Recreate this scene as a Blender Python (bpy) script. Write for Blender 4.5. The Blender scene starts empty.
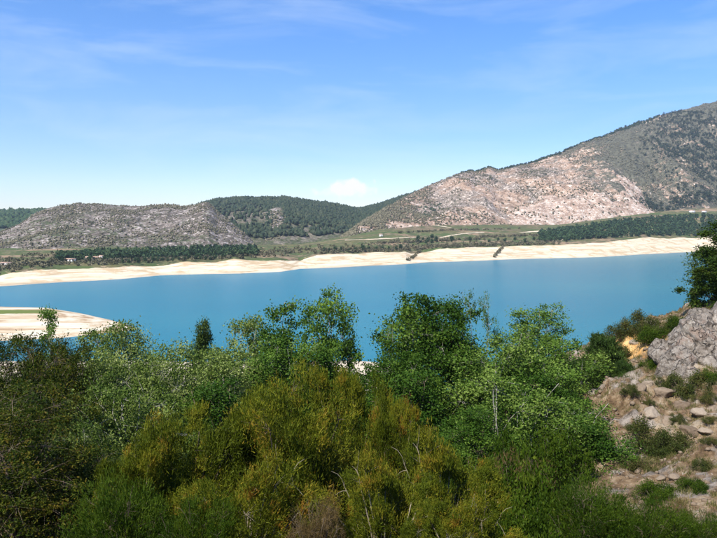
import bpy, math, random
import numpy as np

# ------------------------------------------------------------------ camera, sky, sun, exposure
scene = bpy.context.scene
COL = scene.collection
F = 689.0          # focal length in pixels of the 717-wide photograph
HZ = 228.0         # horizon row
CX = 358.5
H = 40.0           # eye height above the lake

cam_d = bpy.data.cameras.new("camera")
cam = bpy.data.objects.new("camera", cam_d)
COL.objects.link(cam)
cam.location = (0, 0, H)
cam.rotation_euler = (math.radians(90), 0, 0)
cam_d.sensor_width = 36.0
cam_d.sensor_fit = 'HORIZONTAL'
cam_d.lens = F / 717.0 * 36.0
cam_d.shift_y = -(269.0 - HZ) / 717.0
cam_d.clip_start = 0.1
cam_d.clip_end = 40000
scene.camera = cam

SUN_EL = math.radians(50)
SUN_AZ = math.radians(-142)      # clockwise from +Y: behind the camera on the left
SD = (math.sin(SUN_AZ) * math.cos(SUN_EL), math.cos(SUN_AZ) * math.cos(SUN_EL), math.sin(SUN_EL))

world = bpy.data.worlds.new("World")
scene.world = world
world.use_nodes = True
wn, wl = world.node_tree.nodes, world.node_tree.links
wn.clear()
w_out = wn.new("ShaderNodeOutputWorld")
w_bg = wn.new("ShaderNodeBackground")
w_bg.inputs[1].default_value = 0.118
sky = wn.new("ShaderNodeTexSky")
sky.sky_type = 'NISHITA'
sky.sun_disc = False
sky.sun_elevation = SUN_EL
sky.sun_rotation = SUN_AZ
sky.altitude = 300
sky.air_density = 1.0
sky.dust_density = 0.4
sky.ozone_density = 2.0


def wnode(t, **kw):
    n = wn.new(t)
    for k, v in kw.items():
        if isinstance(k, str) and hasattr(n, k):
            setattr(n, k, v)
    return n


def wmath(op, a, b=None, c=None, clamp=False):
    n = wn.new("ShaderNodeMath")
    n.operation = op
    n.use_clamp = clamp
    for i, v in enumerate((a, b, c)):
        if v is None:
            continue
        if isinstance(v, (int, float)):
            n.inputs[i].default_value = v
        else:
            wl.new(v, n.inputs[i])
    return n.outputs[0]


tc = wn.new("ShaderNodeTexCoord")
sep = wn.new("ShaderNodeSeparateXYZ")
wl.new(tc.outputs["Generated"], sep.inputs[0])
dy = wmath('MAXIMUM', wmath('ABSOLUTE', sep.outputs[1]), 0.05)
tx = wmath('DIVIDE', sep.outputs[0], dy)
tz = wmath('DIVIDE', sep.outputs[2], dy)
# high thin cirrus all over the sky
cmap = wn.new("ShaderNodeMapping")
cmap.inputs["Rotation"].default_value = (0, math.radians(-9), 0)
cmap.inputs["Scale"].default_value = (2.2, 2.2, 11.0)
wl.new(tc.outputs["Generated"], cmap.inputs[0])
cn = wn.new("ShaderNodeTexNoise")
cn.inputs["Scale"].default_value = 1.6
cn.inputs["Detail"].default_value = 7
cn.inputs["Roughness"].default_value = 0.62
cn.inputs["Distortion"].default_value = 0.5
wl.new(cmap.outputs[0], cn.inputs[0])
cir = wmath('MULTIPLY', wmath('SUBTRACT', cn.outputs[0], 0.46, clamp=True), 0.9, clamp=True)
# one small fair-weather cumulus above the saddle
nz = wn.new("ShaderNodeTexNoise")
nz.inputs["Scale"].default_value = 55
nz.inputs["Detail"].default_value = 6
nz.inputs["Roughness"].default_value = 0.6
wl.new(tc.outputs["Generated"], nz.inputs[0])
ex = wmath('DIVIDE', wmath('SUBTRACT', tx, (347 - CX) / F), 31 / F)
ez_up = wmath('DIVIDE', wmath('SUBTRACT', tz, (HZ - 190) / F), 12 / F)
ez_dn = wmath('MULTIPLY', wmath('MINIMUM', ez_up, 0.0), 1.4)
ez = wmath('ADD', wmath('MAXIMUM', ez_up, 0.0), ez_dn)
tilt = wmath('SUBTRACT', ez, wmath('MULTIPLY', ex, 0.25))
r2 = wmath('ADD', wmath('MULTIPLY', ex, ex), wmath('MULTIPLY', tilt, tilt))
fall = wmath('SUBTRACT', 1.0, wmath('SQRT', r2))
dens = wmath('ADD', fall, wmath('MULTIPLY', wmath('SUBTRACT', nz.outputs[0], 0.52), 2.0))
cum = wmath('MULTIPLY', wmath('MULTIPLY', dens, 2.2, clamp=True), wmath('GREATER_THAN', sep.outputs[1], 0.0))
cum = wmath('MULTIPLY', cum, wmath('MULTIPLY', wmath('ADD', fall, 0.55), 4.0, clamp=True))

hsv = wn.new("ShaderNodeHueSaturation")
hsv.inputs["Saturation"].default_value = 1.4
wl.new(sky.outputs[0], hsv.inputs["Color"])
mix1 = wn.new("ShaderNodeMixRGB")
mix1.inputs[2].default_value = (5.2, 5.8, 6.6, 1)
wl.new(cir, mix1.inputs[0])
tintn = wn.new("ShaderNodeMixRGB")
tintn.blend_type = 'MULTIPLY'
tintn.inputs[0].default_value = 1.0
tintn.inputs[2].default_value = (0.93, 0.90, 1.08, 1)
wl.new(hsv.outputs[0], tintn.inputs[1])
wl.new(tintn.outputs[0], mix1.inputs[1])
mix2 = wn.new("ShaderNodeMixRGB")
mix2.inputs[2].default_value = (6.4, 6.2, 6.3, 1)
wl.new(cum, mix2.inputs[0])
wl.new(mix1.outputs[0], mix2.inputs[1])
wl.new(mix2.outputs[0], w_bg.inputs[0])
wl.new(w_bg.outputs[0], w_out.inputs[0])

sun_d = bpy.data.lights.new("sun", 'SUN')
sun_d.energy = 5.0
sun_d.angle = math.radians(0.53)
sun_d.color = (1.0, 0.95, 0.86)
sun = bpy.data.objects.new("sun", sun_d)
COL.objects.link(sun)
from mathutils import Vector
sun.rotation_euler = Vector(SD).to_track_quat('Z', 'Y').to_euler()
sun.location = (-60, -40, 120)

scene.view_settings.view_transform = 'Standard'
scene.view_settings.look = 'None'
scene.view_settings.gamma = 1.0
scene.view_settings.use_curve_mapping = False
scene.view_settings.exposure = 0.75
scene.render.engine = 'CYCLES'
scene.cycles.max_bounces = 6
scene.cycles.diffuse_bounces = 3
scene.cycles.glossy_bounces = 2
scene.cycles.transmission_bounces = 3
scene.cycles.transparent_max_bounces = 4
scene.cycles.volume_bounces = 0
scene.cycles.use_denoising = True

# ------------------------------------------------------------------ numeric helpers
rng = np.random.default_rng(7)
_T2 = np.random.default_rng(11).random((256, 256))
_T3 = np.random.default_rng(12).random((48, 48, 48))


def vn2(x, y, s=0):
    x = np.asarray(x, float) + s * 17.31
    y = np.asarray(y, float) + s * 9.73
    xi, yi = np.floor(x).astype(int), np.floor(y).astype(int)
    fx, fy = x - xi, y - yi
    fx = fx * fx * fx * (fx * (fx * 6 - 15) + 10)
    fy = fy * fy * fy * (fy * (fy * 6 - 15) + 10)
    g = lambda a, b: _T2[a & 255, b & 255]
    return ((g(xi, yi) * (1 - fx) + g(xi + 1, yi) * fx) * (1 - fy)
            + (g(xi, yi + 1) * (1 - fx) + g(xi + 1, yi + 1) * fx) * fy) * 2 - 1


def fbm2(x, y, octv=5, s=0, rough=0.5):
    v, a, n = 0, 1.0, 0
    c, sn = math.cos(0.6), math.sin(0.6)
    for o in range(octv):
        v = v + a * vn2(x, y, s + o)
        n += a
        a *= rough
        x, y = (x * c - y * sn) * 2.03, (x * sn + y * c) * 2.03
    return v / n


def ridge2(x, y, octv=4, s=0, rough=0.5):
    v, a, n = 0, 1.0, 0
    c, sn = math.cos(0.7), math.sin(0.7)
    for o in range(octv):
        v = v + a * (1 - np.abs(vn2(x, y, s + o)) * 2)
        n += a
        a *= rough
        x, y = (x * c - y * sn) * 2.03, (x * sn + y * c) * 2.03
    return v / n


def vn3(p, s=0):
    p = np.asarray(p, float) + s * 7.77
    i = np.floor(p).astype(int)
    f = p - i
    f = f * f * (3 - 2 * f)
    r = 0
    for dx in (0, 1):
        for dy_ in (0, 1):
            for dz in (0, 1):
                w = ((f[:, 0] if dx else 1 - f[:, 0]) * (f[:, 1] if dy_ else 1 - f[:, 1]) * (f[:, 2] if dz else 1 - f[:, 2]))
                r = r + w * _T3[(i[:, 0] + dx) % 48, (i[:, 1] + dy_) % 48, (i[:, 2] + dz) % 48]
    return r * 2 - 1


def pl(x, pts, k=1):
    a = np.array(pts, float)
    return np.interp(x, a[:, 0], a[:, k])


def at(px, py, Y):
    return np.array([Y * (px - CX) / F, Y, H - Y * (py - HZ) / F])


def make_mesh(name, V, faces, mat=None, smooth=False, tint=None):
    """V (n,3); faces: list of int arrays (m,k)."""
    me = bpy.data.meshes.new(name)
    V = np.ascontiguousarray(V, dtype=np.float32)
    me.vertices.add(len(V))
    me.vertices.foreach_set("co", V.ravel())
    loops = np.concatenate([f.ravel() for f in faces]).astype(np.int32)
    sizes = np.concatenate([np.full(len(f), f.shape[1], np.int32) for f in faces])
    starts = np.concatenate([[0], np.cumsum(sizes)[:-1]]).astype(np.int32)
    me.loops.add(len(loops))
    me.loops.foreach_set("vertex_index", loops)
    me.polygons.add(len(sizes))
    me.polygons.foreach_set("loop_start", starts)
    me.polygons.foreach_set("loop_total", sizes)
    if smooth:
        me.polygons.foreach_set("use_smooth", np.ones(len(sizes), dtype=bool))
    if tint is not None:
        at_ = me.attributes.new("tint", 'FLOAT', 'POINT')
        at_.data.foreach_set("value", np.ascontiguousarray(tint, dtype=np.float32))
    me.update(calc_edges=True)
    if mat:
        me.materials.append(mat)
    return me


def link(name, data, parent=None, kind=None, label=None, cat=None, group=None, loc=None):
    o = bpy.data.objects.new(name, data)
    COL.objects.link(o)
    if parent:
        o.parent = parent
    if loc is not None:
        o.location = loc
    if kind:
        o["kind"] = kind
    if label:
        o["label"] = label
    if cat:
        o["category"] = cat
    if group:
        o["group"] = group
    return o


def grid_faces(nr, nc):
    i = np.arange(nr * nc).reshape(nr, nc)
    return np.stack([i[:-1, :-1], i[:-1, 1:], i[1:, 1:], i[1:, :-1]], -1).reshape(-1, 4)


# ------------------------------------------------------------------ material helpers
class NT:
    def __init__(self, name, rough=0.9, spec=0.2):
        self.m = bpy.data.materials.new(name)
        self.m.use_nodes = True
        self.t = self.m.node_tree
        self.b = self.t.nodes["Principled BSDF"]
        self.b.inputs["Roughness"].default_value = rough
        self.b.inputs["Specular IOR Level"].default_value = spec

    def n(self, t, **kw):
        x = self.t.nodes.new(t)
        for k, v in kw.items():
            setattr(x, k, v)
        return x

    def l(self, a, b):
        self.t.links.new(a, b)

    def put(self, sock, v):
        if isinstance(v, (int, float)):
            sock.default_value = v
        elif isinstance(v, (tuple, list)):
            sock.default_value = tuple(v) if len(v) != 3 or len(sock.default_value) == 3 else (*v, 1)
        else:
            self.l(v, sock)

    def pos(self, scale=(1, 1, 1), rot=(0, 0, 0)):
        g = self.n("ShaderNodeTexCoord")
        m = self.n("ShaderNodeMapping")
        m.inputs["Scale"].default_value = scale
        m.inputs["Rotation"].default_value = rot
        self.l(g.outputs["Object"], m.inputs[0])
        return m.outputs[0]

    def noise(self, v, scale, detail=4, rough=0.55, dist=0.0):
        x = self.n("ShaderNodeTexNoise")
        self.l(v, x.inputs[0])
        x.inputs["Scale"].default_value = scale
        x.inputs["Detail"].default_value = detail
        x.inputs["Roughness"].default_value = rough
        x.inputs["Distortion"].default_value = dist
        return x.outputs[0]

    def ramp(self, f, stops, interp='LINEAR'):
        x = self.n("ShaderNodeValToRGB")
        x.color_ramp.interpolation = interp
        e = x.color_ramp.elements
        while len(e) < len(stops):
            e.new(0.5)
        for el, (p, c) in zip(e, stops):
            el.position = p
            el.color = (*c, 1) if len(c) == 3 else c
        self.put(x.inputs[0], f)
        return x.outputs[0]

    def mask(self, f, lo, hi):
        x = self.n("ShaderNodeMapRange")
        x.interpolation_type = 'SMOOTHSTEP'
        self.put(x.inputs[0], f)
        x.inputs[1].default_value = lo
        x.inputs[2].default_value = hi
        return x.outputs[0]

    def mix(self, f, a, b, mode='MIX'):
        x = self.n("ShaderNodeMixRGB", blend_type=mode)
        self.put(x.inputs[0], f)
        self.put(x.inputs[1], a)
        self.put(x.inputs[2], b)
        return x.outputs[0]

    def math(self, op, a, b=0.0, c=0.0, clamp=False):
        x = self.n("ShaderNodeMath", operation=op, use_clamp=clamp)
        for i, v in enumerate((a, b, c)):
            self.put(x.inputs[i], v)
        return x.outputs[0]

    def bump(self, h, strength, dist):
        x = self.n("ShaderNodeBump")
        x.inputs["Strength"].default_value = strength
        x.inputs["Distance"].default_value = dist
        self.l(h, x.inputs["Height"])
        self.l(x.outputs[0], self.b.inputs["Normal"])

    def xyz(self):
        g = self.n("ShaderNodeTexCoord")
        s = self.n("ShaderNodeSeparateXYZ")
        self.l(g.outputs["Object"], s.inputs[0])
        return s.outputs

    def col(self, c):
        self.put(self.b.inputs["Base Color"], c)
        return self.m


def hill_material(name, c_dark, c_mid, c_light, c_green, speck, green_amt, white=(0.62, 0.56, 0.5), white_lo=0.60, zone=None, zscale=1.0, grey=None):
    m = NT(name, 0.95, 0.1)
    p = m.pos()
    big = m.noise(p, 0.007 * zscale, 4, 0.6)
    mid = m.noise(p, 0.04 * zscale, 5, 0.7)
    fine = m.noise(p, speck, 5, 0.8)
    f2 = m.noise(p, speck * 2.3, 3, 0.8)
    c = m.ramp(m.math('ADD', m.math('MULTIPLY', mid, 0.5), m.math('MULTIPLY', fine, 0.5)),
               [(0.40, c_dark), (0.49, c_mid), (0.58, c_light)])
    if grey is not None:
        c = m.mix(m.mask(m.math('ADD', m.math('MULTIPLY', big, 0.7), m.math('MULTIPLY', mid, 0.3)), 0.46, 0.56), c, m.ramp(fine, [(0.4, tuple(v * 0.5 for v in grey)), (0.58, grey)]))
    c = m.mix(m.math('MULTIPLY', m.mask(f2, 0.56, 0.62), 0.75), c, tuple(v * 0.45 for v in c_dark))
    c = m.mix(m.mask(m.math('ADD', m.math('MULTIPLY', m.noise(p, speck * 1.4, 3, 0.7), 0.7), m.math('MULTIPLY', mid, 0.3)), white_lo - 0.04, white_lo + 0.02), c, white)
    g = m.math('ADD', m.math('MULTIPLY', big, 0.5), m.math('MULTIPLY', m.noise(p, 0.09 * zscale, 4, 0.75), 0.5))
    if zone is not None:
        x = m.xyz()
        zx = m.math('MULTIPLY', m.mask(x[0], zone[0], zone[1]), zone[2])
        g = m.math('ADD', g, zx)
    c = m.mix(m.mask(g, 0.60 - green_amt, 0.68 - green_amt), c, m.ramp(fine, [(0.4, tuple(v * 0.6 for v in c_green)), (0.6, tuple(v * 1.5 for v in c_green))]))
    m.bump(m.noise(p, speck * 0.8, 5, 0.7), 1.0, 3.5)
    return m.col(c)


# ------------------------------------------------------------------ far shore: beach and valley floor
SHORE = [(-900, 430), (-400, 330), (-150, 296), (0, 286), (40, 283.5), (80, 281.5), (120, 279), (160, 275.5), (200, 274.2), (240, 273.5), (280, 272),
         (300, 268.6), (340, 267.5), (405, 264), (430, 262), (480, 260.5), (520, 259), (560, 258), (600, 257), (640, 254.5), (690, 252), (740, 251), (900, 249), (1500, 247)]
BTOP = [(-900, 404), (-400, 310), (-150, 282), (0, 276), (20, 272), (40, 270), (80, 269.5), (120, 266.5), (160, 266), (190, 262), (215, 262.5), (235, 259.5), (260, 260.5),
        (300, 260.5), (318, 255), (360, 253.5), (405, 252), (412, 254), (420, 253), (440, 248.8), (480, 247.5), (520, 245.5), (560, 245.5), (600, 243), (640, 238), (690, 238), (740, 237), (900, 236), (1500, 235)]
# hill foot: distance, row
FOOT = [(-900, 420, 330), (-400, 500, 275), (-150, 640, 258), (0, 740, 254), (60, 780, 251), (130, 800, 250.5), (200, 860, 250), (240, 920, 249), (300, 980, 247), (340, 1050, 240),
        (380, 1180, 230), (440, 1300, 226), (500, 1420, 225), (560, 1500, 224), (620, 1580, 216), (690, 1680, 209), (740, 1750, 207), (900, 1900, 200), (1500, 2300, 190)]


def far_cols(lo=-700, hi=1250, step=1.5):
    a = np.arange(-60, 790, step)
    return np.concatenate([np.linspace(lo, -60 - 12, 34), a, np.linspace(802, hi, 28)])


def ys_of(px):
    d = pl(px, SHORE) - HZ
    y = H * F / d
    u = (px - CX) / F
    return y * (1 + 0.010 * fbm2(u * 14, px * 0 + 3.1, 4, 3))


def valley_z(px, y):
    """height of the far shore at column px and distance y (arrays)"""
    px = np.asarray(px, float)
    y = np.asarray(y, float)
    ys = ys_of(px)
    wb = 0.115 * ys
    yt = ys + wb
    zt = H - yt * (pl(px, BTOP) - HZ) / F
    yf = np.maximum(pl(px, FOOT, 1), yt + 60)
    zf = H - yf * (pl(px, FOOT, 2) - HZ) / F
    s = (y - ys) / wb
    x = (px - CX) / F * y
    # beach profile with small wave-cut steps
    st = s * 7 + 0.5 * fbm2(x / 60, y / 60, 3, 5)
    beach = zt * (0.75 * s + 0.25 * (np.floor(st) + np.clip((st - np.floor(st)) * 3.0, 0, 1)) / 7.0)
    beach = np.where(s < 0, s * zt * 0.8, beach)
    t = (y - yt) / (yf - yt)
    bank = 1.2 * np.clip((y - yt) / 8.0, 0, 1)
    terr = t * 6
    tstep = (np.floor(terr) + np.clip((terr - np.floor(terr)) * 1.3 - 0.15, 0, 1)) / 6
    vz = zt + bank + (zf - zt) * np.where(t < 1, 0.5 * t + 0.5 * tstep, 1 + (t - 1) * 0.6)
    vz = vz + 0.9 * fbm2(x / 55, y / 55, 4, 8) * np.clip((y - yt) / 60, 0, 1)
    k = np.clip((s - 0.97) / 0.06, 0, 1)
    z = beach * (1 - k) + vz * k
    return z + 0.35 * fbm2(x / 14, y / 14, 3, 9) * np.clip(s * 4, 0, 1)


cols = far_cols()
s_rows = np.concatenate([np.linspace(-0.45, 0, 5)[:-1], np.linspace(0, 1.0, 46)])
t_rows = np.concatenate([np.linspace(0, 1.0, 120) ** 1.15, [1.2, 1.6, 2.3, 3.5, 6.0]])
PXg = np.tile(cols, (len(s_rows), 1))
ys_c = ys_of(cols)
edge_n = 1 + 0.10 * fbm2(cols / 16.0, cols * 0, 4, 21)
Yb = ys_c + 0.115 * ys_c * np.outer(s_rows, np.ones_like(cols)) * np.where(s_rows[:, None] > 0, 1 + (edge_n - 1) * s_rows[:, None] ** 2, 1)
Zb = valley_z(PXg, Yb)
V = np.stack([(PXg - CX) / F * Yb, Yb, Zb], -1).reshape(-1, 3)
m = NT("beach_sand", 0.95, 0.1)
p = m.pos()
xz = m.xyz()
strat = m.noise(m.pos((0.02, 0.02, 1.4)), 1.0, 4, 0.6, 0.4)
c = m.ramp(strat, [(0.36, (0.36, 0.26, 0.15)), (0.46, (0.58, 0.47, 0.32)), (0.62, (0.66, 0.57, 0.42))])
c = m.mix(m.mask(m.noise(p, 0.05, 5, 0.65), 0.5, 0.62), c, (0.46, 0.34, 0.2))
c = m.mix(m.mask(m.noise(p, 0.16, 4, 0.7), 0.66, 0.74), c, (0.26, 0.2, 0.11))
wet = m.mask(m.math('ADD', xz[2], m.math('MULTIPLY', m.noise(p, 0.1, 2), 0.4)), 1.1, 0.35)
c = m.mix(m.math('MULTIPLY', wet, 0.45), c, (0.40, 0.34, 0.26))
m.bump(m.noise(p, 0.4, 4, 0.6), 0.6, 0.5)
M_BEACH = m.col(c)
link("beach", make_mesh("beach", V, [grid_faces(len(s_rows), len(cols))], M_BEACH, True), kind="structure",
     label="pale cream sandy drawdown beach along the far lake shore")

yt_c = Yb[-1]
yf_c = np.maximum(pl(cols, FOOT, 1), yt_c + 60)
Yv = yt_c + np.outer(t_rows, (yf_c - yt_c))
PXv = np.tile(cols, (len(t_rows), 1))
Zv = valley_z(PXv, Yv)
Zv[0] = Zb[-1]
V = np.stack([(PXv - CX) / F * Yv, Yv, Zv], -1).reshape(-1, 3)
m = NT("valley_soil", 0.95, 0.1)
p = m.pos((0.014, 0.03, 0.03))
vo = m.n("ShaderNodeTexVoronoi")
vo.inputs["Scale"].default_value = 1.0
m.l(p, vo.inputs[0])
sepc = m.n("ShaderNodeSeparateColor")
m.l(vo.outputs["Color"], sepc.inputs[0])
c = m.ramp(sepc.outputs[0], [(0.0, (0.072, 0.10, 0.03)), (0.3, (0.12, 0.11, 0.045)), (0.55, (0.085, 0.105, 0.034)), (0.7, (0.16, 0.12, 0.07)), (0.85, (0.26, 0.18, 0.11))], 'CONSTANT')
q = m.pos()
c = m.mix(m.mask(m.noise(q, 0.05, 5, 0.7), 0.46, 0.58), c, (0.075, 0.085, 0.035))
c = m.mix(m.mask(m.noise(q, 0.11, 5, 0.7), 0.56, 0.66), c, (0.30, 0.22, 0.14))
m.bump(m.noise(q, 0.25, 4, 0.7), 0.8, 1.0)
M_VALLEY = m.col(c)
link("valley_floor", make_mesh("valley_floor", V, [grid_faces(len(t_rows), len(cols))], M_VALLEY, True), kind="structure",
     label="green and tan terraced fields between the far beach and the hills")


# ------------------------------------------------------------------ hills
HILLS = {}


def hill(name, label, crest, foot, mat, prof=1.0, gully=0.13, rough=0.03, nrow=130, pxr=(-700, 1250), step=1.5, seed=0, back=0.5, gscale=160.0):
    cs = far_cols(step=step)
    cs = cs[(cs >= pxr[0]) & (cs <= pxr[1])]
    pyc, yc = pl(cs, crest, 1), pl(cs, crest, 2)
    pyc = pyc + 0.7 * fbm2(cs / 9.0, cs * 0 + seed, 4, seed + 40)
    yf = pl(cs, foot, 1)
    zc = H + yc * (HZ - pyc) / F
    zf = valley_z(cs, yf) - 8.0
    s = np.concatenate([np.linspace(0, 1, nrow), 1 + back * np.linspace(0, 1, 14)[1:] ** 1.3])
    S = np.outer(s, np.ones_like(cs))
    Yh = yf + S * (yc - yf)
    X = (cs - CX) / F * Yh
    base = np.where(S <= 1, np.clip(S, 0, 1) ** prof, 1 - 0.9 * (S - 1) ** 1.1)
    Z = zf + (zc - zf) * base
    hgt = np.maximum(zc - zf, 1)
    env = np.sin(np.pi * np.clip(S, 0, 1)) ** 0.8 * np.where(S > 1, 0, 1)
    env = np.clip(env, 0, 1)
    # gullies run down the slope: noise stretched along the depth direction
    wx = X + 40 * fbm2(X / 130, Yh / 130, 3, seed + 5)
    g = ridge2(wx / gscale, Yh / (gscale * 2.6), 4, seed + 9, 0.5)
    Z = Z + g * gully * hgt * env * 0.6
    Z = Z + rough * hgt * 0.5 * ridge2(wx / (gscale * 0.22), Yh / (gscale * 0.4), 4, seed + 13, 0.6) * (env * 0.85 + 0.15 * (S <= 1))
    Z = Z + 1.4 * fbm2(X / 11, Yh / 11, 3, seed + 17) * np.clip(1.2 - S, 0.2, 1)
    V = np.stack([X, Yh, Z], -1)
    o = link(name, make_mesh(name, V.reshape(-1, 3), [grid_faces(len(s), len(cs))], mat, False), kind="structure", label=label)
    HILLS[name] = (cs, s, V, nrow)
    return o


M_H0 = hill_material("forested_far_slope", (0.05, 0.075, 0.04), (0.08, 0.10, 0.055), (0.16, 0.15, 0.10), (0.045, 0.07, 0.035), 0.06, 0.12, white_lo=0.75)
hill("distant_ridge", "low dark green distant ridge at the far left of the skyline",
     [(-700, 190, 2300), (-250, 200, 2200), (-60, 210, 2100), (0, 211.5, 2050), (35, 211, 2000), (60, 210, 2000), (120, 214, 2000), (200, 225, 2000), (260, 250, 2000)],
     [(-700, 900), (0, 1150), (260, 1300)], M_H0, pxr=(-700, 250), nrow=70, step=2.2, seed=1)

M_H1 = hill_material("grey_scrub_slope", (0.07, 0.06, 0.042), (0.135, 0.11, 0.088), (0.215, 0.175, 0.145), (0.07, 0.08, 0.038), 0.16, 0.09, white=(0.44, 0.39, 0.35), white_lo=0.57)
hill("rocky_hill", "grey rocky scrub hill rising behind the left end of the far shore",
     [(-700, 225, 1100), (-200, 232, 1100), (-40, 238, 1080), (0, 232, 1080), (20, 224, 1100), (35, 213, 1150), (48, 208.5, 1180), (60, 205.5, 1200), (80, 203.5, 1220), (100, 204, 1220), (120, 205.5, 1220),
      (140, 206, 1220), (165, 204.2, 1200), (185, 206, 1180), (196, 204.5, 1160), (203, 202.5, 1150), (208, 202, 1150), (213, 206, 1140), (218, 212, 1130), (226, 217, 1110), (236, 226, 1080), (250, 238, 1040), (262, 252, 1000), (280, 262, 980)],
     [(-700, 620), (-150, 640), (0, 740), (130, 800), (200, 840), (280, 930)], M_H1, pxr=(-700, 282), seed=2, gully=0.24, rough=0.08)

M_H2 = hill_material("forest_ridge_slope", (0.08, 0.075, 0.05), (0.16, 0.135, 0.105), (0.25, 0.21, 0.165), (0.07, 0.078, 0.038), 0.13, 0.08, white_lo=0.66, zone=(-330, -60, 0.12))
hill("forested_ridge", "dark green wooded ridge in the saddle between the two rocky hills",
     [(130, 225, 1700), (180, 213, 1700), (200, 205, 1700), (215, 201, 1720), (240, 199, 1750), (285, 199, 1780), (300, 201, 1800), (320, 203.5, 1820), (340, 206.5, 1850), (352, 209.5, 1880), (360, 210, 1900), (372, 207.5, 1950),
      (385, 203.5, 2000), (400, 198.5, 2050), (420, 192, 2100), (460, 186, 2150), (520, 190, 2200)],
     [(130, 900), (200, 930), (260, 980), (300, 1010), (340, 1080), (400, 1250), (520, 1450)], M_H2, pxr=(130, 520), seed=3, prof=0.9, gully=0.20, rough=0.05)
hill("bare_spur", "small grey spur with a bare sandy scar in front of the wooded ridge",
     [(222, 250, 1250), (236, 236, 1280), (248, 224, 1300), (262, 214, 1330), (272, 208.5, 1350), (281, 207, 1350), (286, 213, 1320), (294, 224, 1280), (304, 236, 1230), (318, 250, 1180)],
     [(222, 980), (270, 1000), (318, 1060)], M_H1, pxr=(222, 318), seed=4, nrow=80, gully=0.1, rough=0.06, gscale=90)

M_H3 = hill_material("pink_rock_slope", (0.15, 0.105, 0.07), (0.33, 0.22, 0.15), (0.47, 0.34, 0.24), (0.085, 0.082, 0.056), 0.12, 0.02, white=(0.60, 0.50, 0.42), white_lo=0.575, zone=(420, 760, 0.19), grey=(0.26, 0.21, 0.165))
hill("mountain", "long pinkish rocky mountain climbing to the right above the lake",
     [(290, 258, 1100), (320, 248, 1120), (340, 238, 1150), (352, 229, 1200), (362, 222, 1250), (380, 211, 1380), (400, 199.5, 1550), (420, 189.5, 1700), (440, 180.5, 1800), (460, 173.5, 1900), (470, 172, 1940), (476, 173, 1960),
      (483, 170.5, 1980), (490, 168.5, 2000), (497, 171, 2030), (515, 167, 2080), (540, 160, 2150), (560, 152.5, 2200), (590, 141, 2300), (620, 129, 2400), (660, 116, 2500), (700, 105.5, 2600), (717, 101, 2650),
      (760, 89, 2750), (850, 66, 2900), (1000, 50, 3000), (1250, 60, 3200)],
     [(290, 1000), (340, 1040), (380, 1160), (440, 1280), (500, 1390), (560, 1470), (620, 1560), (690, 1660), (740, 1740), (900, 1900), (1250, 2150)],
     M_H3, pxr=(290, 1250), seed=5, prof=0.95, gully=0.30, rough=0.08, nrow=220, gscale=210)
M_H4 = hill_material("pale_rock_slope", (0.22, 0.15, 0.11), (0.36, 0.25, 0.18), (0.49, 0.37, 0.285), (0.16, 0.14, 0.08), 0.14, -0.01, white=(0.58, 0.50, 0.42), white_lo=0.555)
hill("pale_spur", "paler bare rock spur standing out from the mountainside at right",
     [(455, 232, 1500), (475, 222, 1560), (500, 212, 1620), (520, 201, 1700), (540, 190, 1770), (552, 185.5, 1800), (566, 182, 1830), (590, 177, 1860), (610, 172.5, 1880), (620, 171, 1890), (628, 174, 1880), (638, 182, 1850), (650, 195, 1800), (660, 207, 1760), (676, 222, 1700)],
     [(455, 1300), (500, 1370), (560, 1450), (620, 1540), (676, 1620)],
     M_H4, pxr=(455, 676), seed=6, prof=0.9, gully=0.30, rough=0.10, nrow=130, gscale=110)

# ------------------------------------------------------------------ lake
m = NT("lake_water", 0.2, 0.03)
m.b.inputs["IOR"].default_value = 1.33
p = m.pos()
drift = m.noise(m.pos((0.002, 0.006, 1)), 1.0, 3, 0.5)
c = m.mix(m.mask(drift, 0.35, 0.7), (0.014, 0.142, 0.205), (0.020, 0.158, 0.210))
w1 = m.noise(m.pos((0.5, 0.9, 1)), 1.0, 4, 0.6)
m.bump(w1, 0.4, 0.4)
M_WATER = m.col(c)
gx = np.array([-4000, -800, -200, 0, 200, 800, 4000.0])
gy = np.array([60, 200, 400, 800, 1400, 2400, 3800.0])
GX, GY = np.meshgrid(gx, gy)
link("water", make_mesh("water", np.stack([GX, GY, GX * 0], -1).reshape(-1, 3), [grid_faces(7, 7)], M_WATER), kind="structure",
     label="calm blue reservoir water across the middle of the view")

# sand spit at left
spx = np.linspace(-260, 140, 220)
far_py = pl(spx, [(-260, 304), (0, 307), (45, 308.2), (80, 313.5), (110, 320), (128, 325), (137, 328.6), (140, 329)])
near_py = pl(spx, [(-260, 350), (0, 341), (60, 338), (100, 334), (125, 331), (137, 328.9), (140, 329.05)])
yn, yfar = H * F / (near_py - HZ), H * F / (far_py - HZ)
srow = np.linspace(-0.08, 1.08, 60)
Ys = yn + np.outer(srow, yfar - yn)
Xs = (spx - CX) / F * Ys
wid = (yfar - yn)
prof_s = np.sign(srow * (1 - srow)) * np.abs(4 * srow * (1 - srow)) ** 0.7
Zs = np.outer(prof_s, np.clip(wid * 0.028, 0.02, 2.6)) + 0.18 * fbm2(Xs / 9, Ys / 9, 4, 30) * np.clip(np.outer(prof_s, np.ones_like(spx)), 0, 1) * np.clip(wid / 40, 0, 1)
m = NT("spit_sand", 0.95, 0.1)
p = m.pos()
strat = m.noise(m.pos((0.02, 0.09, 1.5)), 1.0, 4, 0.6, 0.5)
c = m.ramp(strat, [(0.38, (0.32, 0.21, 0.12)), (0.47, (0.47, 0.36, 0.23)), (0.56, (0.55, 0.47, 0.34)), (0.66, (0.62, 0.56, 0.44))])
x = m.xyz()
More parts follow.
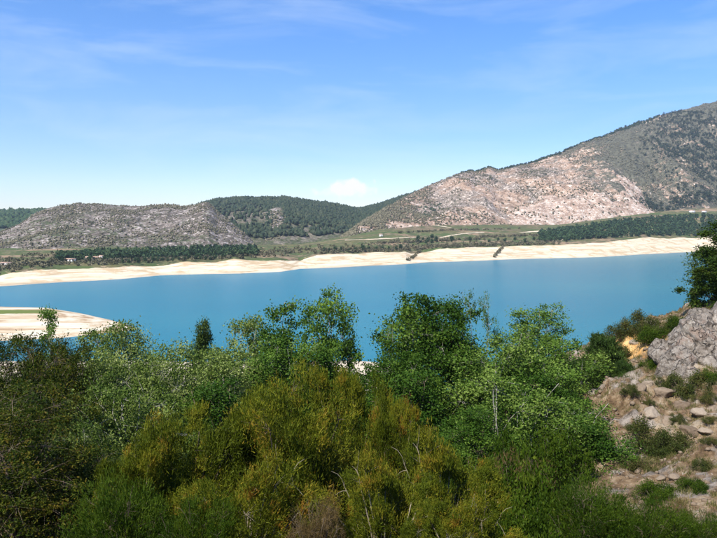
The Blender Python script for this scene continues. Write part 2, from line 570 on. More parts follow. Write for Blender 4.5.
gmask = m.math('ADD', m.math('ABSOLUTE', m.math('MULTIPLY', m.math('SUBTRACT', x[1], m.math('ADD', 309.0, m.math('MULTIPLY', m.math('ADD', x[0], 150.0), 0.12))), 0.07)),
               m.math('MULTIPLY', m.noise(p, 0.12, 4, 0.6), 0.9))
gx_ = m.mask(x[0], -134, -142)
c = m.mix(m.math('MULTIPLY', m.mask(gmask, 1.15, 0.95), gx_), c, (0.12, 0.15, 0.035))
m.bump(m.noise(p, 0.5, 4), 0.5, 0.4)
link("sand_spit", make_mesh("sand_spit", np.stack([Xs, Ys, Zs], -1).reshape(-1, 3), [grid_faces(60, 220)], m.col(c), True), kind="structure",
     label="low pale sand spit with a strip of grass reaching into the lake at left")

# ------------------------------------------------------------------ near hillside
CP = []
for x0 in (-110, -60, -30, -10, 3):
    for y0, z0 in ((-50, 50), (-10, 39.5), (0, 38.2), (8, 35.4), (15, 32.4), (25, 29.2), (40, 24.5), (60, 17.5), (100, 6), (150, 2.4), (200, 0.9), (212, -0.8), (240, -5)):
        CP.append((x0, y0, z0))
CP += [(12, 0, 38), (12, 10, 34.3), (30, 0, 39), (60, 0, 44), (100, 0, 52), (12, -40, 46), (60, -40, 52), (110, -40, 60)]
CP += [tuple(at(*q)) for q in ((640, 545, 19.5), (690, 540, 21), (640, 450, 31), (690, 450, 31), (620, 400, 38), (690, 400, 37), (610, 440, 33), (575, 420, 37), (700, 352, 41), (655, 362, 43),
                                (735, 470, 26), (760, 420, 33), (640, 328, 50), (615, 341, 52), (585, 352, 54), (556, 362, 56), (520, 380, 57), (480, 405, 57), (670, 322, 49), (720, 305, 48), (800, 285, 48), (900, 240, 50))]
CP += [(8, 45, 25.2), (12, 70, 20), (22, 66, 22.5), (40, 75, 24), (15, 110, 3), (40, 110, 6), (80, 110, 14), (70, 60, 46), (110, 60, 56), (110, 110, 24), (40, 160, -6), (110, 160, -3), (40, 240, -14), (110, 240, -14)]
CP = np.array(CP)


def _tps(r2):
    return np.where(r2 > 1e-9, 0.5 * r2 * np.log(np.maximum(r2, 1e-9)), 0)


_d = CP[:, None, :2] - CP[None, :, :2]
_K = _tps((_d ** 2).sum(-1)) + np.eye(len(CP)) * 2.0
_Pm = np.concatenate([np.ones((len(CP), 1)), CP[:, :2]], 1)
_A = np.block([[_K, _Pm], [_Pm.T, np.zeros((3, 3))]])
_W = np.linalg.solve(_A, np.concatenate([CP[:, 2], np.zeros(3)]))


def tps(x, y):
    x, y = np.asarray(x, float), np.asarray(y, float)
    sh = x.shape
    q = np.stack([x.ravel(), y.ravel()], -1)
    out = np.empty(len(q))
    for i in range(0, len(q), 20000):
        d2 = ((q[i:i + 20000, None] - CP[None, :, :2]) ** 2).sum(-1)
        out[i:i + 20000] = _tps(d2) @ _W[:-3] + _W[-3] + q[i:i + 20000] @ _W[-2:]
    return out.reshape(sh)


_CS = np.random.default_rng(31).random((64, 64, 3))


def cells2(x, y, size):
    """fractured slabs: (random height of the slab, distance to its crack)"""
    x, y = x / size, y / size
    xi, yi = np.floor(x).astype(int), np.floor(y).astype(int)
    b1 = np.full(np.shape(x), 9.0)
    b2 = b1.copy()
    h = np.zeros(np.shape(x))
    for dx in (-1, 0, 1):
        for dy_ in (-1, 0, 1):
            c = _CS[(xi + dx) & 63, (yi + dy_) & 63]
            d = np.hypot(xi + dx + c[..., 0] - x, (yi + dy_ + c[..., 1] - y) * 1.5)
            n = d < b1
            b2 = np.where(n, b1, np.minimum(b2, d))
            h = np.where(n, c[..., 2], h)
            b1 = np.where(n, d, b1)
    return h, b2 - b1


def near_z(x, y):
    x, y = np.asarray(x, float), np.asarray(y, float)
    z = tps(x, y)
    k = np.clip((x - 8) / 6, 0, 1) * np.clip((y - 20) / 8, 0, 1) * np.clip((75 - y) / 12, 0, 1)   # rocky part
    z = z + 0.25 * fbm2(x / 4, y / 4, 4, 50)
    led = ridge2(x / 3.0 + 0.3 * y, y / 1.5 - 0.2 * x, 4, 53, 0.6)
    zz = z + 0.3 * fbm2(x / 1.3, y / 1.3, 3, 57)
    stp = 0.7
    zq = (np.floor(zz / stp) + np.clip((zz / stp - np.floor(zz / stp)) * 2.4, 0, 1)) * stp
    z = z * (1 - 0.75 * k) + zq * 0.75 * k + k * (0.26 * led + 0.35 * fbm2(x / 1.8, y / 1.8, 4, 61))
    wx, wy = x + 0.5 * fbm2(x / 1.5, y / 1.5, 3, 65), y + 0.5 * fbm2(x / 1.5, y / 1.5, 3, 66)
    h1, e1 = cells2(wx, wy, 1.5)
    h2, e2 = cells2(wx, wy, 0.6)
    rk_ = k * np.clip(fbm2(x / 5, y / 5, 3, 69) * 3 + 0.55, 0, 1)
    z = z + rk_ * (0.55 * h1 + 0.2 * h2 - 0.4 * np.clip(1 - e1 / 0.16, 0, 1) - 0.14 * np.clip(1 - e2 / 0.2, 0, 1))
    return z


def axis(segs):
    return np.unique(np.concatenate([np.arange(a, b, s) for a, b, s in segs]))


ax = axis([(-130, -40, 3.0), (-40, 6, 0.6), (6, 34, 0.11), (34, 130.1, 2.0)])
ay = axis([(-50, 6, 2.0), (6, 20, 0.5), (20, 64, 0.14), (64, 100, 1.2), (100, 241, 5)])
GX, GY = np.meshgrid(ax, ay)
GZ = near_z(GX, GY)
m = NT("hillside_soil", 0.95, 0.15)
p = m.pos()
n1 = m.noise(p, 0.35, 5, 0.65)
n2 = m.noise(p, 2.2, 5, 0.7)
c = m.ramp(m.math('ADD', m.math('MULTIPLY', n1, 0.5), m.math('MULTIPLY', n2, 0.5)),
           [(0.40, (0.075, 0.048, 0.025)), (0.47, (0.165, 0.108, 0.06)), (0.53, (0.24, 0.17, 0.10)), (0.60, (0.34, 0.27, 0.185))])
grey = m.mask(m.noise(p, 0.5, 4, 0.6), 0.52, 0.6)
c = m.mix(m.math('MULTIPLY', grey, 0.75), c, m.ramp(n2, [(0.38, (0.13, 0.115, 0.095)), (0.6, (0.34, 0.30, 0.26))]))
c = m.mix(m.math('MULTIPLY', m.mask(m.noise(p, 6.0, 4, 0.7), 0.60, 0.68), 0.7), c, (0.42, 0.37, 0.31))
# iron-rich ochre soil exposed in one scar near the crest
oc = at(632, 357, 47)
x = m.xyz()
d2 = m.math('ADD', m.math('POWER', m.math('DIVIDE', m.math('SUBTRACT', x[0], float(oc[0])), 1.9), 2.0), m.math('POWER', m.math('DIVIDE', m.math('SUBTRACT', x[1], float(oc[1])), 3.5), 2.0))
om = m.mask(m.math('ADD', d2, m.math('MULTIPLY', n2, 1.6)), 1.9, 1.3)
c = m.mix(om, c, m.ramp(n2, [(0.4, (0.55, 0.30, 0.10)), (0.6, (0.72, 0.45, 0.19))]))
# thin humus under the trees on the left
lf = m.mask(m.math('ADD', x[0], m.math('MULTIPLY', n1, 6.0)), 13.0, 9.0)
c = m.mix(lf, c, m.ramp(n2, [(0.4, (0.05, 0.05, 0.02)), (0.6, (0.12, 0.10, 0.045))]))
c = m.mix(m.mask(m.math('ADD', x[2], m.math('MULTIPLY', n1, 3.0)), 5.5, 3.5), c, (0.6, 0.5, 0.36))
m.bump(m.noise(p, 3.0, 6, 0.7), 1.0, 0.25)
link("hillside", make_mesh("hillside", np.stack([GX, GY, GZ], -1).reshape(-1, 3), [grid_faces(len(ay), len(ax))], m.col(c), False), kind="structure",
     label="near hillside of pinkish stony soil falling to the lake")


def hit(px, py, zf, y0, y1, n=400):
    """first point on height function zf(px,y) seen at pixel"""
    y = np.linspace(y0, y1, n)
    z = zf(np.full(n, float(px)), y)
    ray = H - y * (py - HZ) / F
    k = np.argmax(z >= ray)
    if not (z >= ray).any():
        k = n - 1
    return np.array([(px - CX) / F * y[k], y[k], z[k]])


def near_hit(px, py, y0=8, y1=75):
    return hit(px, py, lambda a, y: near_z((a - CX) / F * y, y), y0, y1)


def far_hit(px, py):
    ys = float(ys_of(np.array([float(px)]))[0])
    return hit(px, py, valley_z, ys * 0.99, ys * 2.2)


# ------------------------------------------------------------------ foliage materials
def leaf_material(name, stops, trans=0.3, rough=0.55, tcol=None):
    m = NT(name, rough, 0.06)
    a = m.n("ShaderNodeAttribute", attribute_name="tint")
    oi = m.n("ShaderNodeObjectInfo")
    f = m.math('ADD', m.math('MULTIPLY', a.outputs["Fac"], 0.85), m.math('MULTIPLY', oi.outputs["Random"], 0.15))
    c = m.ramp(f, stops)
    m.col(c)
    tr = m.n("ShaderNodeBsdfTranslucent")
    m.l(m.mix(1.0, c, (1.15, 1.25, 0.7, 1), 'MULTIPLY'), tr.inputs[0])
    mx = m.n("ShaderNodeMixShader")
    mx.inputs[0].default_value = trans
    m.l(m.b.outputs[0], mx.inputs[1])
    m.l(tr.outputs[0], mx.inputs[2])
    m.l(mx.outputs[0], m.t.nodes["Material Output"].inputs[0])
    return m.m


def bark_material(name, a, b, sc=6):
    m = NT(name, 0.9, 0.15)
    p = m.pos((1, 1, 0.3))
    n = m.noise(p, sc, 4, 0.6)
    m.bump(n, 0.6, 0.03)
    return m.col(m.ramp(n, [(0.35, a), (0.65, b)]))


M_BARK_PALE = bark_material("pale_bark", (0.20, 0.19, 0.15), (0.42, 0.40, 0.33))
M_BARK_BROWN = bark_material("brown_bark", (0.09, 0.065, 0.045), (0.2, 0.155, 0.11))
M_TWIG = bark_material("dry_twig", (0.16, 0.13, 0.09), (0.34, 0.29, 0.21))

L_SILVER = leaf_material("silver_green_leaf", [(0.0, (0.042, 0.078, 0.012)), (0.45, (0.118, 0.168, 0.032)), (1.0, (0.27, 0.31, 0.10))], 0.25)
L_POPLAR = leaf_material("poplar_leaf", [(0.0, (0.035, 0.08, 0.010)), (0.5, (0.075, 0.14, 0.018)), (1.0, (0.16, 0.24, 0.04))], 0.25)
L_DENSE = leaf_material("dense_leaf", [(0.0, (0.018, 0.048, 0.005)), (0.5, (0.042, 0.09, 0.010)), (1.0, (0.11, 0.175, 0.022))], 0.22)
L_LIGHT = leaf_material("light_leaf", [(0.0, (0.03, 0.068, 0.009)), (0.5, (0.074, 0.132, 0.018)), (1.0, (0.18, 0.245, 0.05))], 0.22)
L_BROOM = leaf_material("broom_strand", [(0.0, (0.035, 0.048, 0.003)), (0.4, (0.072, 0.094, 0.007)), (0.72, (0.155, 0.155, 0.012)), (0.88, (0.205, 0.145, 0.014)), (1.0, (0.20, 0.095, 0.016))], 0.2)
L_PINE = leaf_material("pine_needle", [(0.0, (0.010, 0.024, 0.002)), (0.5, (0.027, 0.045, 0.004)), (0.82, (0.075, 0.08, 0.007)), (1.0, (0.115, 0.08, 0.012))], 0.1)
L_PINE_G = leaf_material("green_pine_needle", [(0.0, (0.018, 0.038, 0.005)), (0.6, (0.035, 0.062, 0.008)), (1.0, (0.075, 0.09, 0.014))], 0.08)
L_JUNIPER = leaf_material("juniper_scale", [(0.0, (0.022, 0.045, 0.010)), (0.6, (0.05, 0.085, 0.016)), (1.0, (0.10, 0.13, 0.03))], 0.15)
L_LOWGREEN = leaf_material("low_green_leaf", [(0.0, (0.016, 0.036, 0.003)), (0.5, (0.038, 0.070, 0.005)), (1.0, (0.10, 0.13, 0.012))], 0.2)
L_SCRUB = leaf_material("slope_scrub_leaf", [(0.0, (0.03, 0.045, 0.010)), (0.5, (0.06, 0.075, 0.018)), (0.8, (0.11, 0.105, 0.03)), (1.0, (0.15, 0.10, 0.045))])
L_DRY = leaf_material("dry_stem", [(0.0, (0.06, 0.045, 0.016)), (0.5, (0.12, 0.08, 0.03)), (1.0, (0.20, 0.14, 0.06))], 0.2)


# ------------------------------------------------------------------ plant builders
class Tubes:
    def __init__(self):
        self.V, self.Q, self.n = [], [], 0

    def add(self, pts, r0, r1, k=5):
        pts = np.asarray(pts, float)
        n = len(pts)
        d = np.gradient(pts, axis=0)
        d /= np.linalg.norm(d, axis=1)[:, None] + 1e-9
        ref = np.where(np.abs(d[:, 2:3]) > 0.9, np.array([[1.0, 0, 0]]), np.array([[0, 0, 1.0]]))
        a = np.cross(d, ref)
        a /= np.linalg.norm(a, axis=1)[:, None] + 1e-9
        b = np.cross(d, a)
        r = np.linspace(r0, r1, n)[:, None, None]
        th = np.linspace(0, 2 * np.pi, k, endpoint=False)
        ring = pts[:, None] + r * (a[:, None] * np.cos(th)[None, :, None] + b[:, None] * np.sin(th)[None, :, None])
        i = np.arange(n * k).reshape(n, k) + self.n
        j = np.roll(i, -1, axis=1)
        self.Q.append(np.stack([i[:-1], j[:-1], j[1:], i[1:]], -1).reshape(-1, 4))
        self.V.append(ring.reshape(-1, 3))
        self.n += n * k

    def mesh(self, name, mat):
        return make_mesh(name, np.concatenate(self.V), [np.concatenate(self.Q)], mat, True)


def unit(v):
    return v / (np.linalg.norm(v, axis=-1, keepdims=True) + 1e-9)


def curve(a, b, r, n=5, sag=0.12):
    a, b = np.asarray(a, float), np.asarray(b, float)
    t = np.linspace(0, 1, n)[:, None]
    L = np.linalg.norm(b - a)
    off = r.normal(0, 1, 3) * L * sag * 0.5 + np.array([0, 0, L * sag])
    return a + (b - a) * t + off * (4 * t * (1 - t)) * 0.5


def leaf_mesh(name, c, size, tint, mat, r, aspect=0.7, flat=0.0):
    """diamond leaves folded a little; c (n,3)"""
    n = len(c)
    d = unit(r.normal(0, 1, (n, 3)) * np.array([1, 1, 1 - flat]))
    w = unit(np.cross(d, r.normal(0, 1, (n, 3))))
    s = size * r.uniform(0.6, 1.35, (n, 1))
    nn = np.cross(d, w)
    V = np.stack([c - d * s * 0.5, c + w * s * aspect * 0.5 + nn * s * 0.08, c + d * s * 0.5, c - w * s * aspect * 0.5 + nn * s * 0.08], 1).reshape(-1, 3)
    return make_mesh(name, V, [np.arange(4 * n).reshape(n, 4)], mat, False, np.repeat(tint, 4))


def strand_mesh(name, base, dirs, length, width, tint, mat, r):
    n = len(base)
    w = unit(np.cross(dirs, r.normal(0, 1, (n, 3)))) * (width * r.uniform(0.6, 1.3, (n, 1)))
    L = length * r.uniform(0.55, 1.3, (n, 1))
    bend = r.normal(0, 0.12, (n, 3)) * L
    V = np.stack([base - w * 0.5, base + w * 0.5, base + dirs * L * 0.6 + bend * 0.5 + w * 0.35, base + dirs * L + bend], 1).reshape(-1, 3)
    return make_mesh(name, V, [np.arange(4 * n).reshape(n, 4)], mat, False, np.repeat(tint, 4))


def broadleaf(seed, Ht, R, cb, nlobe, nclump, nleaf, leaf, clump_r, mleaf, mbark, narrow=False, stems=1, shell=0.55, base_r=0.09, aspect=0.7):
    """a tree: trunk with limbs and twigs, crown of separate leaves gathered in clumps"""
    r = np.random.default_rng(seed)
    T = Tubes()
    tops = []
    for sidx in range(stems):
        lean = r.normal(0, 0.05 if stems == 1 else 0.12, 2) * Ht
        b0 = r.normal(0, 0.12, 2) * (stems > 1)
        n = 9
        t = np.linspace(0, 1, n)
        path = np.stack([b0[0] + lean[0] * t ** 1.4 + r.normal(0, 0.012 * Ht, n) * (t > 0), b0[1] + lean[1] * t ** 1.4 + r.normal(0, 0.012 * Ht, n) * (t > 0), t * Ht * r.uniform(0.86, 0.95)], -1)
        path[0, 2] = -0.5
        T.add(path, base_r * r.uniform(0.85, 1.1), 0.012, 6)
        tops.append(path)
    cs, ts = [], []
    lobes = []
    for k in range(nlobe):
        path = tops[k % stems]
        f = cb + (0.97 - cb) * (k + r.uniform(0, 0.9)) / nlobe
        q = (f - cb) / (1 - cb)
        env = (math.sin(math.pi * min(0.98, 0.12 + 0.80 * q)) ** 0.75) if not narrow else (1 - 0.75 * q) * min(1, 0.45 + q * 3)
        i = min(len(path) - 2, int(f * (len(path) - 1)))
        tp = path[i] + (path[i + 1] - path[i]) * (f * (len(path) - 1) - i)
        a = k * 2.4 + r.normal(0, 0.5)
        rad = R * env * r.uniform(0.45, 0.75)
        c = np.array([tp[0] + rad * math.cos(a), tp[1] + rad * math.sin(a), f * Ht - 0.02 * Ht])
        lr = R * env * r.uniform(0.38, 0.6) + 0.12 * R
        lobes.append((c, lr))
        st = path[max(0, i - 2)] + (path[max(1, i - 1)] - path[max(0, i - 2)]) * 0.6
        T.add(curve(st, c, r), base_r * 0.35 * (1 - 0.6 * f), 0.010, 5)
    vol = np.array([l[1] ** 2 for l in lobes])
    vol = vol / vol.sum()
    per = max(1, nleaf // nclump)
    for c, lr, w in zip([l[0] for l in lobes], [l[1] for l in lobes], vol):
        m_ = max(2, int(nclump * w))
        lt = r.uniform(0.2, 0.75)
        for j in range(m_):
            d = unit(r.normal(0, 1, 3)) * np.array([1, 1, 0.85])
            q = c + d * lr * (shell + (1 - shell) * r.random()) * (1 if r.random() > 0.12 else 1.35)
            q[2] = min(q[2], Ht * 0.985)
            T.add(curve(c, q, r, 4, 0.05), 0.009, 0.004, 3)
            nl = int(per * r.uniform(0.5, 1.5))
            g = r.normal(0, clump_r * r.uniform(0.6, 1.2), (nl, 3)) * np.array([1, 1, 0.8])
            cs.append(q + g)
            ts.append(np.clip(lt + r.normal(0, 0.15) + r.normal(0, 0.2, nl), 0, 1))
    P, tt = np.concatenate(cs), np.concatenate(ts)
    k = P[:, 2] > 0.05
    tr = T.mesh("trunk", mbark)
    cr = leaf_mesh("crown", P[k], leaf, tt[k], mleaf, r, aspect)
    return dict(parts=[("trunk", tr), ("crown", cr)], h=float(np.percentile(P[:, 2], 99.85)), w=float(np.percentile(np.abs(P[:, 0]), 97)) * 2)


def strandbush(seed, Ht, R, nlobe, nstr, length, width, mleaf, mstem, up=0.55, rust=0.12, twigs=25, cone=False, lr_f=0.34, names=("stems", "foliage"), mtwig=None):
    """shrub of many upright fine strands gathered in puffs over a fan of stems"""
    r = np.random.default_rng(seed)
    T = Tubes()
    base, dirs, ts = [], [], []
    per = nstr // nlobe
    for k in range(nlobe):
        if cone:
            f = (k + r.random()) / nlobe
            a = k * 2.4 + r.normal(0, 0.3)
            rad = R * (1 - f) ** 0.8 * r.uniform(0.35, 0.8)
            c = np.array([rad * math.cos(a), rad * math.sin(a), Ht * (0.06 + 0.84 * f)])
            lr = R * (0.22 + 0.3 * (1 - f))
        else:
            ce = r.uniform(0.0, 1.0)
            a = k * 2.399 + r.normal(0, 0.35)
            el = math.asin(ce) if r.random() < 0.8 else 0.1
            rr = r.uniform(0.5, 0.88)
            c = np.array([math.cos(a) * math.cos(el) * R * rr, math.sin(a) * math.cos(el) * R * rr, Ht * (0.12 + 0.66 * math.sin(el) * rr / 0.8)])
            lr = R * lr_f * r.uniform(0.7, 1.2)
        T.add(curve((r.normal(0, 0.1), r.normal(0, 0.1), -0.2), c, r, 6, 0.05), 0.03, 0.012, 4)
        nsub = 18
        sub = c + unit(r.normal(0, 1, (nsub, 3))) * lr * r.uniform(0.4, 1.0, (nsub, 1)) * np.array([1, 1, 0.9])
        for q in sub[::2]:
            T.add(curve(c, q, r, 4, 0.05), 0.005, 0.002, 3)
        idx = r.integers(0, nsub, per)
        b = sub[idx] + r.normal(0, lr * 0.17, (per, 3))
        out = unit(b - np.array([0, 0, Ht * 0.15]))
        d = unit(out * (1 - up) + np.array([0, 0, up]) + r.normal(0, 0.5, (per, 3)))
        base.append(b)
        dirs.append(d)
        lt = r.uniform(0.05, 0.66)
        t_sub = lt + r.normal(0, 0.12, nsub) + (r.random(nsub) < rust) * 0.45
        ts.append(np.clip(t_sub[idx] + r.normal(0, 0.10, per), 0, 1))
    B, D, tt = np.concatenate(base), np.concatenate(dirs), np.concatenate(ts)
    k = B[:, 2] > 0.02
    fo = strand_mesh("foliage", B[k], D[k], length, width, tt[k], mleaf, r)
    if twigs:
        W = T
        for k in range(twigs):
            a = r.uniform(0, 2 * math.pi)
            el = r.uniform(0.2, 1.4)
            d = np.array([math.cos(a) * math.cos(el) * R, math.sin(a) * math.cos(el) * R, Ht * math.sin(el)])
            p0, p1 = d * r.uniform(0.5, 0.75), d * r.uniform(0.78, 0.96)
            cv = curve(p0, p1, r, 6, 0.25)
            W.add(cv, 0.009, 0.004, 3)
            for jj in range(3):
                s0 = cv[r.integers(1, 5)]
                W.add(curve(s0, s0 + unit(d + r.normal(0, R * 0.6, 3)) * r.uniform(0.2, 0.5), r, 4, 0.2), 0.006, 0.003, 3)
    parts = [(names[0], T.mesh(names[0], mstem)), (names[1], fo)]
    return dict(parts=parts, h=float(np.percentile(B[:, 2], 99.5)) + length * 0.6, w=2 * float(np.percentile(np.abs(B[:, 0]), 98)) + length * 0.5)


def lowshrub(seed, Ht, R, nclump, nleaf, leaf, mleaf, aspect=0.5):
    r = np.random.default_rng(seed)
    T = Tubes()
    cs, ts = [], []
    lobes = []
    for k in range(8):
        a, d = k * 2.4 + r.normal(0, 0.4), R * r.uniform(0.1, 0.72)
        lobes.append((d * math.cos(a), d * math.sin(a), R * r.uniform(0.28, 0.5), Ht * r.uniform(0.5, 1.0) * (1 - 0.35 * d / R), r.uniform(0.15, 0.75)))
    for k in range(nclump):
        lx, ly, lr, lh, lt = lobes[k % 8]
        d = unit(r.normal(0, 1, 3))
        d[2] = abs(d[2])
        c = np.array([lx + d[0] * lr * 0.9, ly + d[1] * lr * 0.9, 0.04 + lh * d[2] * r.uniform(0.6, 0.95)])
        T.add(curve((lx * 0.3, ly * 0.3, -0.15), c, r, 5, 0.05), 0.012, 0.004, 4)
        nl = int(nleaf // nclump * r.uniform(0.5, 1.5))
        cs.append(c + r.normal(0, R * 0.085, (nl, 3)))
        ts.append(np.clip(lt + r.normal(0, 0.15) + r.normal(0, 0.15, nl), 0, 1))
    P, tt = np.concatenate(cs), np.concatenate(ts)
    k = P[:, 2] > 0
    return dict(parts=[("stems", T.mesh("stems", M_BARK_BROWN)), ("foliage", leaf_mesh("foliage", P[k], leaf, tt[k], mleaf, r, aspect))], h=float(np.percentile(P[:, 2], 99.5)), w=2 * float(np.percentile(np.abs(P[:, 0]), 98)))


PROTO = {}


def plant(kind, name, label, cat, px, top, Y, wpx, group=None, rot=None, base=None):
    """stand a plant at column px and distance Y, its tip at row top, wpx wide"""
    pr = PROTO[kind]
    p = at(px, top, Y)
    g = float(near_z(np.array([p[0]]), np.array([p[1]]))[0]) if base is None else base
    hh = max(0.3, p[2] - g)
    sx = wpx * Y / F / pr["w"]
    sz = max(hh / pr["h"], 0.72 * sx)
    root = link(name, None, label=label, cat=cat, group=group, loc=(p[0], p[1], p[2] - sz * pr["h"] - 0.03))
    root.empty_display_size = 0.3
    root.scale = (sx, sx, sz)
    root.rotation_euler = (0, 0, rot if rot is not None else random.Random(label).uniform(0, 6.28))
    for pn, me in pr["parts"]:
        link(pn, me, parent=root)
    return root


# ---- prototypes
PROTO["silver1"] = broadleaf(101, 9, 2.6, 0.10, 18, 300, 32000, 0.115, 0.26, L_SILVER, M_BARK_PALE)
PROTO["silver2"] = broadleaf(102, 8, 2.8, 0.08, 19, 300, 32000, 0.115, 0.27, L_SILVER, M_BARK_PALE, stems=2)
PROTO["silverbush"] = broadleaf(103, 4, 2.0, 0.05, 18, 300, 30000, 0.085, 0.19, L_SILVER, M_BARK_PALE, stems=3, base_r=0.05)
PROTO["poplar1"] = broadleaf(104, 10, 2.0, 0.12, 18, 230, 24000, 0.12, 0.25, L_POPLAR, M_BARK_PALE, narrow=False)
PROTO["poplar2"] = broadleaf(105, 10, 1.5, 0.15, 16, 150, 14000, 0.12, 0.22, L_POPLAR, M_BARK_PALE, narrow=True)
PROTO["dense1"] = broadleaf(106, 10, 3.0, 0.10, 26, 460, 64000, 0.13, 0.29, L_DENSE, M_BARK_PALE)
PROTO["dense2"] = broadleaf(107, 8, 2.4, 0.06, 18, 260, 30000, 0.12, 0.27, L_DENSE, M_BARK_BROWN, stems=2)
PROTO["thin1"] = broadleaf(108, 10, 1.6, 0.28, 13, 110, 7000, 0.11, 0.22, L_LIGHT, M_BARK_PALE, stems=2, narrow=False, base_r=0.07)
PROTO["light1"] = broadleaf(109, 9, 2.0, 0.12, 17, 220, 22000, 0.115, 0.26, L_LIGHT, M_BARK_PALE)
PROTO["sapling"] = broadleaf(110, 6, 1.5, 0.16, 14, 160, 13000, 0.09, 0.20, L_LIGHT, M_BARK_PALE, stems=4, base_r=0.022)
PROTO["broom1"] = strandbush(201, 3.6, 2.7, 56, 125000, 0.085, 0.017, L_BROOM, M_BARK_BROWN, twigs=0, rust=0.16, up=0.25, lr_f=0.21)
PROTO["broom2"] = strandbush(202, 3.2, 2.2, 46, 95000, 0.085, 0.017, L_BROOM, M_BARK_BROWN, twigs=0, rust=0.12, up=0.25, lr_f=0.22)
PROTO["broom3"] = strandbush(203, 2.4, 1.8, 42, 85000, 0.07, 0.014, L_BROOM, M_TWIG, twigs=4, rust=0.06, up=0.25, lr_f=0.22)
PROTO["dry"] = strandbush(204, 1.8, 1.3, 34, 16000, 0.09, 0.010, L_DRY, M_BARK_BROWN, twigs=30, rust=0.2, up=0.3)
PROTO["juniper1"] = strandbush(205, 5, 1.7, 56, 50000, 0.13, 0.022, L_JUNIPER, M_BARK_BROWN, twigs=0, rust=0.04, cone=True, names=("trunk", "crown"), up=0.4)
PROTO["spire"] = broadleaf(207, 9, 1.7, 0.05, 44, 420, 60000, 0.12, 0.20, L_JUNIPER, M_BARK_BROWN, narrow=True, aspect=0.45, shell=0.2)
PROTO["pine1"] = broadleaf(301, 7, 2.4, 0.04, 26, 340, 42000, 0.12, 0.20, L_PINE, M_BARK_BROWN, stems=2, aspect=0.3)
PROTO["pine2"] = broadleaf(302, 6, 2.2, 0.04, 24, 300, 36000, 0.12, 0.20, L_PINE, M_BARK_BROWN, stems=2, aspect=0.3)
PROTO["pineg"] = broadleaf(303, 9, 3.2, 0.20, 32, 460, 90000, 0.16, 0.22, L_PINE_G, M_BARK_BROWN, aspect=0.45, shell=0.3)
PROTO["low1"] = lowshrub(401, 0.9, 0.9, 80, 9000, 0.05, L_SCRUB)
PROTO["low2"] = lowshrub(402, 0.8, 1.0, 80, 9000, 0.05, L_SCRUB, 0.4)
PROTO["lowg"] = lowshrub(403, 1.0, 1.1, 100, 14000, 0.055, L_LOWGREEN)
PROTO["lowgf"] = strandbush(404, 1.3, 1.5, 48, 50000, 0.08, 0.014, L_LOWGREEN, M_BARK_BROWN, twigs=3, rust=0.05, up=0.3)

